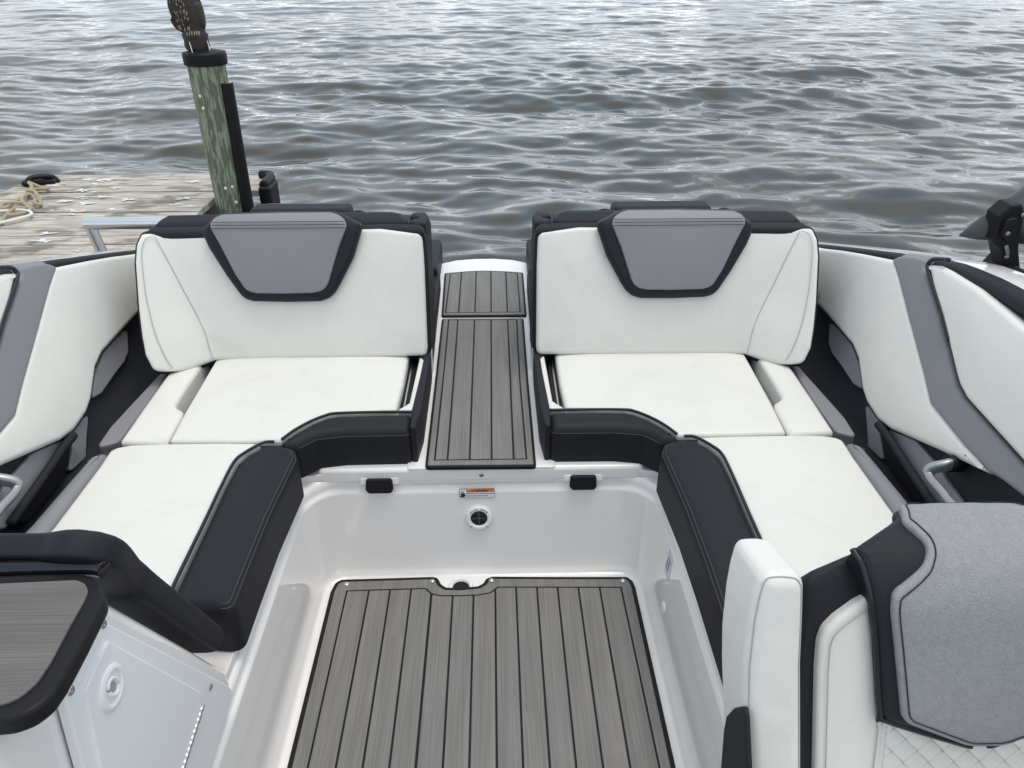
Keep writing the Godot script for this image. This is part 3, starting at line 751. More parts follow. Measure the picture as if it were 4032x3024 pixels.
func mats():
	var t := thing("floor_mat", "large grey plank-look mat covering the cockpit floor, notched round a drain", "mat")
	var o := ol("floor_mat")
	var inn := ol("floor_in")
	var outer := PackedVector2Array()
	for q in o: outer.append(q)
	outer.append(Vector2(0.42, -0.4)); outer.append(Vector2(-0.42, -0.4))
	var n := inn.size()
	inn.append(Vector2(inn[n - 1].x, -0.35)); inn.append(Vector2(inn[0].x, -0.35))
	var lines := []
	for q in ol("floor_lines"): lines.append(q.x)
	teak_mat(t, flat(0.0), outer, inn, lines, -1, 3, 0.0115)
	for q in ol("floor_screws"):
		lathe(t, "screw", M.steel, [Vector2(0.0001, 0.0055), Vector2(0.002, 0.0055), Vector2(0.003, 0.0062), Vector2(0.006, 0.005), Vector2(0.0075, 0.003)].map(func(e: Vector2): return e), Vector3(q.x, 0, -q.y), Basis.IDENTITY, 14)
	var w := thing("walkway_mat", "long grey plank-look mat on the walk-through between the stern seats", "mat", "")
	var p := 0.0598
	var wl := []
	var c := 0.0
	var io := ol("walk_in1")
	for q in [io[0], io[1]]: c += q.x * 0.5
	for k in 4: wl.append(c + (k - 1.5) * p)
	teak_mat(w, fr("walk_mat1"), ol("walk_mat1"), io, wl, -1, 3)
	var w2 := thing("walkway_mat", "short grey plank-look mat with rounded end at the transom", "mat", "")
	teak_mat(w2, fr("walk_mat2"), ol("walk_mat2"), ol("walk_in2"), wl, -1, 3)

# ------------------------------------------------------------------ stern seats
func head_map(off: float) -> Callable:
	var f := fr("head_outer")
	var vf: float = G._fold
	var N: Vector3 = f[1].cross(f[2])
	var base: Vector3 = f[0] + f[2] * vf
	var top := Vector3(0, sin(deg_to_rad(33)), -cos(deg_to_rad(33)))
	var ang: float = f[2].angle_to(top)
	var r := 0.045
	var half := r * tan(ang / 2)
	return func(u: float, v: float, n: float):
		var d: float = v - vf
		var k := clampf((d + half) / (2 * half), 0.0, 1.0)
		var p: Vector3
		var a := k * ang
		var dir: Vector3 = f[2].rotated(Vector3.RIGHT, -a) if f[2].rotated(Vector3.RIGHT, -0.1).z < f[2].z else f[2].rotated(Vector3.RIGHT, a)
		var nn := Vector3.RIGHT.cross(dir)
		if d <= -half: p = base + f[2] * d
		elif d >= half: p = base + top * d
		else:
			var c0: Vector3 = base - f[2] * half - N * r
			p = c0 + nn * r
		return p + Vector3.RIGHT * u + nn * (n + off)

# a line of thread along the rounded edge of a pad
func edge_line(parent: Node, f: Array, pts: PackedVector2Array, fil: float, R: float, a: float, keep: Callable, s: float, r := 0.0006):
	var p := inset(fillet(pts, fil, 0.025), R * (1 - cos(a)) - 0.0004)
	var n := p.size()
	var start := 0
	for i in n:
		if keep.call(p[i]) and not keep.call(p[(i + n - 1) % n]): start = i
	var o := PackedVector3Array()
	for i in n:
		var q := p[(start + i) % n]
		if not keep.call(q): break
		o.append(on(f, q, -R + R * sin(a) + 0.0004))
	if o.size() > 2: tube(parent, "stitching", M.thread_l, o, r, {"s": s, "sides": 5})

func stern_seats(s: float):
	var side := "dock side" if s < 0 else "side opposite the dock"
	# seat cushions
	var t := thing("stern_seat_cushion", "white vinyl stern seat cushion with slotted outer strip, " + side, "seat cushion", "stern seat cushions")
	pad(t, "seat_panel", M.white, fr("seat_main"), ol("seat_main"), {"T": 0.10, "R": 0.012, "crown": 0.008, "L": 0.06, "fil": 0.012, "s": s, "wrinkle": 0.0018})
	pad(t, "outer_strip", M.white, fr("seat_outer"), ol("seat_outer"), {"T": 0.10, "R": 0.014, "crown": 0.003, "fil": 0.012, "s": s})
	pad(t, "inner_strip", M.white, fr("seat_inner"), ol("seat_inner"), {"T": 0.10, "R": 0.008, "crown": 0.002, "fil": 0.008, "s": s})
	var tr := pad(t, "slide_track", M.black, flat(0.40), PackedVector2Array([Vector2(0.205, 1.83), Vector2(0.232, 1.83), Vector2(0.232, 2.2), Vector2(0.205, 2.2)]), {"T": 0.05, "R": 0.002, "fil": 0.0, "s": s})
	pad(tr, "rail", M.steel, flat(0.406), PackedVector2Array([Vector2(0.216, 1.83), Vector2(0.221, 1.83), Vector2(0.221, 2.15), Vector2(0.216, 2.15)]), {"T": 0.006, "R": 0.001, "fil": 0.0, "s": s})
	pad(t, "shaded_slot_floor", M.grey, flat(0.375), PackedVector2Array([Vector2(0.8, 1.8), Vector2(0.86, 1.8), Vector2(0.92, 2.2), Vector2(0.8, 2.2)]), {"T": 0.05, "R": 0.002, "fil": 0.0, "s": s})  # the liner is white; its shade in the slot is painted as grey
	# dark roll along the front edge
	var b := thing("front_bolster", "charcoal vinyl roll along the stern seat's front edge, " + side, "bolster", "front bolsters")
	var fb := ol("front_bolster")
	for i in fb.size():
		if fb[i].y < 1.70: fb[i].y = 1.702 if i < 7 or i > 8 else 1.705
	var pts := PackedVector2Array([Vector2(0.185, 1.797), Vector2(0.279, 1.796), Vector2(0.393, 1.793), Vector2(0.422, 1.782), Vector2(0.457, 1.752), Vector2(0.489, 1.711), Vector2(0.520, 1.660), Vector2(0.505, 1.645), Vector2(0.470, 1.652), Vector2(0.43, 1.694), Vector2(0.36, 1.706), Vector2(0.185, 1.708)])
	pad(b, "roll", M.dark, flat(0.432), pts, {"T": 0.112, "R": 0.028, "crown": 0.010, "fil": 0.02, "s": s, "arc": 7})
	tube(b, "piping", M.pipe, smooth(PackedVector3Array([Vector3(0.19, 0.43, -1.799), Vector3(0.279, 0.431, -1.798), Vector3(0.393, 0.431, -1.795), Vector3(0.423, 0.431, -1.784), Vector3(0.458, 0.431, -1.754), Vector3(0.49, 0.431, -1.713), Vector3(0.513, 0.431, -1.67)])), 0.004, {"s": s})
	for k in 2: edge_line(b, flat(0.432), pts, 0.02, 0.028, 0.62 - k * 0.34, func(q: Vector2): return q.y < 1.74 and q.x < 0.47, s)
	# dark upright between the seat and the walk-through
	var u := thing("walkway_side_panel", "charcoal vinyl side panel between the walk-through and the seat, " + side, "side panel", "walkway side panels")
	pad(u, "panel", M.dark, flat(0.436), PackedVector2Array([Vector2(0.172, 1.712), Vector2(0.186, 1.712), Vector2(0.190, 1.80), Vector2(0.182, 2.0), Vector2(0.180, 2.10), Vector2(0.215, 2.16), Vector2(0.215, 2.8), Vector2(0.168, 2.8), Vector2(0.165, 2.4), Vector2(0.160, 2.1), Vector2(0.162, 1.8)]), {"T": 0.12, "R": 0.006, "fil": 0.004, "s": s})
	# side seat
	var g := thing("side_seat_cushion", "white vinyl side seat cushion with grey outer edge, " + side, "seat cushion", "side seat cushions")
	pad(g, "seat_panel", M.white, fr("side_seat"), ol("side_seat"), {"T": 0.10, "R": 0.012, "crown": 0.008, "L": 0.06, "fil": 0.02, "s": s, "wrinkle": 0.00185})
	pad(g, "outer_edge", M.grey, fr("side_grey"), ol("side_grey"), {"T": 0.10, "R": 0.03, "crown": 0.004, "fil": 0.03, "s": s, "arc": 7})
	var gb := thing("side_bolster", "charcoal vinyl roll along the side seat's aisle edge, " + side, "bolster", "side bolsters")
	var ends := [Vector2(0.604, 0.9), Vector2(0.468, 0.9)] if s > 0 else [Vector2(0.602, 1.10), Vector2(0.470, 1.085)]
	var sp := PackedVector2Array([Vector2(0.553, 1.654), Vector2(0.587, 1.612), Vector2(0.604, 1.572), Vector2(0.606, 1.471), Vector2(0.604, 1.343), Vector2(0.603, 1.18), ends[0], ends[1], Vector2(0.470, 1.20), Vector2(0.468, 1.37), Vector2(0.455, 1.59), Vector2(0.470, 1.632), Vector2(0.510, 1.654)])
	pad(gb, "roll", M.dark, flat(0.434), sp, {"T": 0.125, "R": 0.03, "crown": 0.009, "fil": 0.025, "s": s, "arc": 7})
	tube(gb, "piping", M.pipe, smooth(PackedVector3Array([Vector3(0.53, 0.432, -1.658), Vector3(0.557, 0.432, -1.654), Vector3(0.590, 0.432, -1.613), Vector3(0.607, 0.432, -1.572), Vector3(0.609, 0.432, -1.471), Vector3(0.607, 0.432, -1.343), Vector3(0.606, 0.432, -1.18), Vector3(ends[0].x + 0.002, 0.432, -ends[0].y - 0.01)])), 0.004, {"s": s})
	for k in 2: edge_line(gb, flat(0.434), sp, 0.025, 0.03, 0.95 - k * 0.32, func(q: Vector2): return q.x < 0.505 and q.y < 1.64, s)
	# dark trim filling the joint between the two cushions
	pad(g, "joint_trim", M.pipe, flat(0.412), PackedVector2Array([Vector2(0.5, 1.69), Vector2(0.5, 1.64), Vector2(0.93, 1.635), Vector2(0.985, 1.60), Vector2(1.0, 1.615), Vector2(0.96, 1.66), Vector2(0.93, 1.69)]), {"T": 0.08, "R": 0.006, "fil": 0.02, "s": s})
	# backrest
	var r := thing("backrest", "white vinyl stern backrest with winged outer side and charcoal rim, " + side, "backrest", "stern backrests")
	var bf := fr("front")
	var bn: Vector3 = bf[1].cross(bf[2])
	var bump := func(u: float, v: float) -> float:
		var w: float = G._w0 + G._wu * u + G._wv * v
		return 0.010 * log(1.0 + exp(clampf(w / 0.010, -30, 30)))
	var bmap := func(off: float) -> Callable:
		return func(u: float, v: float, n: float): return on(bf, Vector2(u, v), n + off + bump.call(u, v))
	var face := ol("front")
	pad(r, "shell", M.dark, [], inset(fillet(face, 0.03, 0.03), -0.010), {"T": 0.20, "R": 0.02, "fil": 0.03, "s": s, "map": bmap.call(-0.016)})
	pad(r, "front_panel", M.white, [], face, {"T": 0.05, "R": 0.014, "crown": 0.007, "fil": 0.035, "s": s, "wrinkle": 0.0018, "map": bmap.call(0.0), "step": 0.02, "grid": 0.02})
	pad(r, "top_roll", M.dark, fr("roll"), ol("roll"), {"T": 0.07, "R": 0.02, "crown": 0.002, "fil": 0.02, "s": s, "arc": 7})
	for key in ["seam1", "seam2"]:
		var sp2 := PackedVector3Array()
		for q in ol(key): sp2.append(bmap.call(0.0078).call(q.x, q.y, 0.0))
		tube(r, "seam", M.seam_shade, smooth(sp2), 0.0011, {"s": s, "sides": 5})  # raised grey line, the groove's shade put into its colour
	# headrest
	var hd := thing("headrest", "grey vinyl headrest pad with charcoal border, " + side, "headrest", "stern headrests")
	pad(hd, "border", M.dark, [], ol("head_outer"), {"T": 0.045, "R": 0.014, "fil": 0.03, "s": s, "map": head_map(0.0), "grid": 0.015, "step": 0.014})
	pad(hd, "pad", M.grey, [], ol("head_grey"), {"T": 0.01, "R": 0.005, "crown": 0.006, "fil": 0.03, "s": s, "map": head_map(0.006), "grid": 0.015, "step": 0.014})
	var hm := head_map(0.002)
	var pp := PackedVector3Array()
	for q in fillet(ol("head_outer"), 0.03, 0.02): pp.append(hm.call(q.x, q.y, -0.016))
	tube(hd, "piping", M.pipe, pp, 0.0055, {"closed": true, "s": s, "par": true})
	hm = head_map(0.0125)
	for k in 3:
		var sl := PackedVector3Array()
		var st := ol("head_st1")
		for j in 9: sl.append(hm.call(lerpf(st[0].x + 0.004, st[2].x - 0.004, j / 8.0), st[1].y + 0.008 - k * 0.008, -0.0005))
		tube(hd, "stitching", M.thread_d, sl, 0.0009, {"s": s, "sides": 5})
	# cushion behind the backrest
	var c := thing("sun_pad", "charcoal vinyl pad on the transom top behind the backrest, " + side, "sun pad", "transom sun pads")
	pad(c, "pad", M.dark, fr("rear_pad"), ol("rear_pad"), {"T": 0.09, "R": 0.03, "crown": 0.004, "fil": 0.03, "s": s, "arc": 7, "both": true})
	var gbk := pad(c, "grab_handle", M.dark, flat(0.806), PackedVector2Array([Vector2(0.168, 2.29), Vector2(0.163, 2.36), Vector2(0.170, 2.40), Vector2(0.212, 2.40), Vector2(0.222, 2.385), Vector2(0.222, 2.355), Vector2(0.196, 2.345), Vector2(0.196, 2.332), Vector2(0.222, 2.322), Vector2(0.220, 2.30), Vector2(0.20, 2.285)]), {"T": 0.09, "R": 0.012, "fil": 0.012, "s": s})
	block(c, "base", M.dark, Vector3(0.565 * s, 0.50, -2.52), Vector3(0.77, 0.44, 0.30), 0.03)
	# rear-facing seat beyond
	var q := thing("rear_facing_seat", "charcoal back of a rear-facing transom seat with white top edge, " + side, "seat", "rear facing seats")
	pad(q, "back", M.dark, flat(0.716), PackedVector2Array([Vector2(0.475, 2.72), Vector2(0.84, 2.72), Vector2(0.84, 2.82), Vector2(0.475, 2.82)]), {"T": 0.3, "R": 0.02, "fil": 0.03, "s": s, "arc": 6})
	pad(q, "top_edge", M.white, flat(0.702), PackedVector2Array([Vector2(0.495, 2.80), Vector2(0.82, 2.80), Vector2(0.82, 2.86), Vector2(0.495, 2.86)]), {"T": 0.25, "R": 0.01, "fil": 0.02, "s": s, "arc": 6})
	for e in [0.44, 0.87]:
		tube(q, "strap", M.dark, smooth(PackedVector3Array([Vector3(e - 0.032, 0.685, -2.70), Vector3(e - 0.02, 0.706, -2.70), Vector3(e, 0.712, -2.70), Vector3(e + 0.02, 0.706, -2.70), Vector3(e + 0.03, 0.685, -2.70)])), 0.008, {"s": s})
	block(q, "armrest", M.dark, Vector3(0.212 * s, 0.37, -2.95), Vector3(0.07, 0.2, 0.34), 0.02)
	block(q, "seat", M.white, Vector3(0.66 * s, 0.42, -2.98), Vector3(0.78, 0.12, 0.3), 0.03)

# ------------------------------------------------------------------ padded side walls
func side_walls(s: float):
	var side := "dock side" if s < 0 else "side opposite the dock"
	var t := thing("side_wall_padding", "white padded side wall with slanting grey stripe and dark piping, " + side, "wall padding", "side wall paddings")
	pad(t, "aft_panel", M.white, [], ol("wp_aft"), {"T": 0.035, "R": 0.014, "crown": 0.006, "fil": 0.05, "s": s, "map": wall_map(0.035)})
	pad(t, "stripe", M.grey, [], ol("wp_stripe"), {"T": 0.03, "R": 0.010, "crown": 0.003, "fil": 0.03, "s": s, "map": wall_map(0.036)})
	pad(t, "forward_panel", M.white, [], ol("wp_fwd"), {"T": 0.045, "R": 0.014, "crown": 0.006, "fil": 0.05, "s": s, "map": wall_map(0.045)})
	pad(t, "lower_trim", M.grey, [], ol("wp_low"), {"T": 0.012, "R": 0.006, "fil": 0.02, "s": s, "map": wall_map(0.012)})
	pad(t, "upright_trim", M.grey, [], ol("wp_strip"), {"T": 0.012, "R": 0.004, "fil": 0.01, "s": s, "map": wall_map(0.012)})
	pad(t, "pocket_back", M.grey, [], ol("wp_grey2"), {"T": 0.012, "R": 0.004, "fil": 0.01, "s": s, "map": wall_map(0.012)})
	var pk := pad(t, "mesh_pocket", M.black, [], ol("wp_pocket"), {"T": 0.02, "R": 0.004, "fil": 0.01, "s": s, "map": wall_map(0.022)})
	var bp := PackedVector3Array()
	for q in ol("wp_bar"): bp.append(wall_at(q.x, q.y, 0.034))
	tube(pk, "hem", M.dark, smooth(bp), 0.011, {"s": s})
	var pp := PackedVector3Array()
	for q in ol("wp_pipe"): pp.append(wall_at(q.x, q.y, 0.041))
	tube(t, "piping", M.pipe, smooth(pp), 0.0058, {"s": s})
	# dark roll along the top, the stripe's end folded over it
	var rp := PackedVector3Array()
	var tp := []
	for j in 60:
		var z := lerpf(-2.75, -0.9, j / 59.0)
		var k := lerpf(0.72, 1.0, smoothstep(-2.2, -1.75, z))
		tp.append(k)
		rp.append(wall_at(z, wall_h(z), -0.012) + Vector3(0.012 * k, -0.004, 0))
	tube(t, "top_roll", M.dark, rp, 0.046, {"s": s, "ry": 0.026, "sides": 18, "taper": tp, "up": Vector3(0.35, 1, 0)})
	var fp := PackedVector3Array()
	var ft := []
	for j in 12:
		var z := lerpf(-2.015, -1.875, j / 11.0)
		var k := lerpf(0.72, 1.0, smoothstep(-2.2, -1.75, z))
		ft.append(k + 0.10)
		fp.append(wall_at(z, wall_h(z), -0.012) + Vector3(0.012 * k, -0.004, 0))
	tube(t, "stripe_fold", M.grey, fp, 0.046, {"s": s, "ry": 0.026, "sides": 18, "taper": ft, "up": Vector3(0.35, 1, 0)})
	pad(t, "tray", M.grey, fr("tray"), ol("tray"), {"T": 0.03, "R": 0.006, "fil": 0.02, "s": s})
	var hd := thing("grab_handle", "brushed metal grab handle in the recess below the side padding, " + side, "handle", "side grab handles")
	var hp := PackedVector3Array()
	var hq := ol("wp_handle")
	hp.append(wall_at(hq[0].x - 0.012, hq[0].y - 0.002, 0.01))
	for q in hq: hp.append(wall_at(q.x, q.y, 0.045 if q == hq[0] else 0.07))
	var z1 := hq[hq.size() - 1].x + 0.16
	hp.append(wall_at(z1, hq[hq.size() - 1].y + 0.02, 0.07)); hp.append(wall_at(z1 + 0.02, hq[hq.size() - 1].y + 0.03, 0.02))
	tube(hd, "bar", M.satin, smooth(hp), 0.010, {"s": s, "ry": 0.015, "sides": 20, "up": Vector3(-0.6, 0.8, 0), "sq": 0.75})
	tube(hd, "mount", M.black, PackedVector3Array([wall_at(hq[0].x - 0.014, hq[0].y - 0.004, 0.0), wall_at(hq[0].x - 0.008, hq[0].y - 0.002, 0.04)]), 0.020, {"s": s, "sides": 14})

# ------------------------------------------------------------------ fittings on the well's aft wall
func text(parent: Node, what: String, called: String, size: float, m: Material, at: Vector3, b: Basis):
	var tm := TextMesh.new()
	var f := SystemFont.new()
	f.font_names = PackedStringArray(["Droid Sans"]); f.font_weight = 700
	tm.font = f; tm.text = what; tm.font_size = 32; tm.pixel_size = size / 32.0; tm.depth = 0.0006
	var o := put(tm, called, m, parent)
	o.transform = Transform3D(b, at)

func fixtures():
	var f := fr("aft_fix")
	var a := ol("aft_fix")
	var x: Vector3 = f[1]
	var y: Vector3 = f[2]
	var n := x.cross(y)
	var ax := Basis(x, n, -y)            # lathe axis along the wall's normal
	var face := Basis(x, y, n)
	# the wall itself stands at the same slope; fittings sit on it
	var off := 0.006
	var c := on(f, a[0], off)
	var fp := thing("fire_port", "round white fire port ring with dark cross-slit centre on the aft well wall", "fire port")
	lathe(fp, "ring", M.plastic, [Vector2(0.0375, -0.012), Vector2(0.0375, 0.002), Vector2(0.034, 0.0055), Vector2(0.026, 0.0065), Vector2(0.0235, 0.004), Vector2(0.0225, -0.002)], c, ax, 40)
	lathe(fp, "membrane", M.gloss_black, [Vector2(0.023, 0.000), Vector2(0.012, 0.0015), Vector2(0.0001, 0.002)], c, ax, 32)
	for k in 2: block(fp, "slit", mat(Vector3(0.12, 0.13, 0.15), 0.5), c + n * 0.0022, Vector3(0.040 if k == 0 else 0.0016, 0.0006, 0.0016 if k == 0 else 0.040), 0.0001, Basis(x, n, -y).get_euler())
	for k in 4:
		var an := PI / 4 + PI / 2 * k
		lathe(fp, "screw", M.steel, [Vector2(0.0035, 0.004), Vector2(0.003, 0.0078), Vector2(0.0012, 0.0078), Vector2(0.0001, 0.006)], c + (x * cos(an) + y * sin(an)) * 0.0302, ax, 10)
	var red := mat(Vector3(0.25, 0.06, 0.05), 0.6)
	var word := "FIRE-PORT"
	for k in word.length():
		var an := deg_to_rad(126.0 - k * 9.0)
		var up := x * cos(an) + y * sin(an)
		text(fp, word[k], "lettering", 0.0062, red, c + up * 0.0300 + n * 0.0066, Basis(up.cross(n) , up, n))
	# warning label
	var w := thing("warning_label", "orange and white fuel warning sticker above the fire port", "label")
	var p0 := a[2]; var p1 := a[3]
	var lc := (p0 + p1) * 0.5
	var lw := absf(p1.x - p0.x); var lh := absf(p1.y - p0.y) * 1.35
	var rect := func(cx: float, cy: float, ww: float, hh: float) -> PackedVector2Array:
		return PackedVector2Array([Vector2(cx - ww / 2, cy - hh / 2), Vector2(cx + ww / 2, cy - hh / 2), Vector2(cx + ww / 2, cy + hh / 2), Vector2(cx - ww / 2, cy + hh / 2)])
	var of := func(d: float) -> Array: return [f[0] + n * (off + d), x, y]
	var ink := mat(Vector3(0.012, 0.012, 0.015), 0.5)
	var paper := mat(Vector3(0.78, 0.8, 0.82), 0.35)
	pad(w, "outline", ink, of.call(0.0008), rect.call(lc.x, lc.y, lw, lh), {"T": 0.002, "R": 0.0002, "fil": 0.003, "arc": 1})
	pad(w, "sheet", paper, of.call(0.0012), rect.call(lc.x, lc.y, lw - 0.0016, lh - 0.0016), {"T": 0.0006, "R": 0.0002, "fil": 0.003, "arc": 1})
	pad(w, "header", mat(Vector3(0.75, 0.16, 0.02), 0.4), of.call(0.0016), rect.call(lc.x + lw * 0.1, lc.y + lh * 0.31, lw * 0.78, lh * 0.32), {"T": 0.0006, "R": 0.0002, "fil": 0.001, "arc": 1})
	pad(w, "divider", ink, of.call(0.0016), rect.call(lc.x - lw * 0.295, lc.y, 0.001, lh - 0.002), {"T": 0.0006, "R": 0.0001, "fil": 0.0, "arc": 1})
	text(w, "WARNING", "lettering", 0.0072, ink, on(of.call(0.0018), lc + Vector2(lw * 0.12, lh * 0.31)), face)
	var tri := PackedVector2Array([Vector2(lc.x - lw * 0.155, lc.y + lh * 0.22), Vector2(lc.x - lw * 0.095, lc.y + lh * 0.22), Vector2(lc.x - lw * 0.125, lc.y + lh * 0.40)])
	pad(w, "alert_triangle", ink, of.call(0.0019), tri, {"T": 0.0004, "R": 0.0001, "fil": 0.0, "arc": 1})
	text(w, "Leaking fuel is a fire and explosion hazard.", "lettering", 0.0036, ink, on(of.call(0.0014), lc + Vector2(lw * 0.1, 0.0)), face)
	text(w, "Inspect system at least annually.", "lettering", 0.0036, ink, on(of.call(0.0014), lc + Vector2(lw * 0.02, -lh * 0.25)), face)
	var star := PackedVector2Array()
	var rs := [0.010, 0.005, 0.0115, 0.005, 0.012, 0.005, 0.0105, 0.0045, 0.0085, 0.006, 0.007, 0.006]
	for k in rs.size():
		var an := PI * (1.08 - 1.16 * k / (rs.size() - 1.0))
		star.append(Vector2(lc.x - lw * 0.40 + cos(an) * rs[k] * 0.95, lc.y - lh * 0.22 + sin(an) * rs[k] * 1.35))
	star.append(Vector2(lc.x - lw * 0.36, lc.y - lh * 0.40)); star.append(Vector2(lc.x - lw * 0.44, lc.y - lh * 0.40))
	pad(w, "blast_symbol", ink, of.call(0.0016), star, {"T": 0.0004, "R": 0.0001, "fil": 0.0, "arc": 1})
	# latch tabs under the lip
	for k in 2:
		var q := a[4 + k]
		var lt := thing("pull_latch", "black pull tab under the white lip, below the front bolster " + ("dock side" if k == 0 else "side opposite the dock"), "latch", "pull latches")
		pad(lt, "plate", M.gel, of.call(0.004), rect.call(q.x, q.y + 0.014, 0.105, 0.022), {"T": 0.02, "R": 0.004, "fil": 0.006})
		pad(lt, "tab", M.black, of.call(0.014), PackedVector2Array([Vector2(q.x - 0.036, q.y + 0.024), Vector2(q.x - 0.038, q.y - 0.008), Vector2(q.x - 0.03, q.y - 0.018), Vector2(q.x + 0.03, q.y - 0.018), Vector2(q.x + 0.036, q.y - 0.008), Vector2(q.x + 0.034, q.y + 0.024)]), {"T": 0.014, "R": 0.004, "fil": 0.008, "both": true})
	var sp := ol("snap")[0]
	var sn := thing("snap_stud", "small steel snap stud on the lip below the walk-through mat", "stud")
	lathe(sn, "ring", M.steel, [Vector2(0.0065, -0.004), Vector2(0.0065, 0.002), Vector2(0.005, 0.0035), Vector2(0.0035, 0.003), Vector2(0.0033, 0.0)], Vector3(0.0, 0.298, -1.683), Basis(Vector3.RIGHT, Vector3.BACK, Vector3.DOWN), 16)
	lathe(sn, "hole", M.black, [Vector2(0.0034, 0.0), Vector2(0.0001, 0.0008)], Vector3(0.0, 0.298, -1.683), Basis(Vector3.RIGHT, Vector3.BACK, Vector3.DOWN), 12)
	var dr := thing("floor_drain", "round white drain collar in the mat's notch at the aft well wall", "drain")
	lathe(dr, "collar", M.plastic, [Vector2(0.034, -0.02), Vector2(0.034, -0.004), Vector2(0.030, -0.0015), Vector2(0.025, -0.002), Vector2(0.022, -0.012)], Vector3(-0.062, 0.0, -1.578), Basis.IDENTITY, 32)
	lathe(dr, "opening", M.black, [Vector2(0.023, -0.0085), Vector2(0.0001, -0.0085)], Vector3(-0.062, 0.0, -1.578), Basis.IDENTITY, 24)
	# small marks on the well's side wall away from the dock
	var sk := thing("maker_plate", "small pale capacity sticker on the well's side wall away from the dock", "label")
	var wf := [Vector3(0.4665, 0.20, -1.43), Vector3(0, 0, 1), Vector3(0.08, 1, 0).normalized()]
	pad(sk, "sheet", mat(Vector3(0.62, 0.64, 0.7), 0.3), wf, rect.call(0.0, 0.0, 0.045, 0.075), {"T": 0.002, "R": 0.0003, "fil": 0.004, "arc": 1})
	var wf2 := [wf[0] - Vector3(0.0006, 0, 0), wf[1], wf[2]]
	for k in 3: pad(sk, "print", mat(Vector3(0.14, 0.17, 0.28), 0.5), wf2, rect.call(-0.004 * k, 0.012 - 0.014 * k, 0.026, 0.006), {"T": 0.0004, "R": 0.0001, "fil": 0.0, "arc": 1})
	var bt := thing("wall_button", "small white round fitting low on the well's side wall", "fitting")
	lathe(bt, "disc", M.plastic, [Vector2(0.016, -0.006), Vector2(0.016, 0.002), Vector2(0.013, 0.004), Vector2(0.0001, 0.004)], Vector3(0.4595, 0.085, -1.40), Basis(Vector3.BACK, Vector3.LEFT, Vector3.UP), 24)

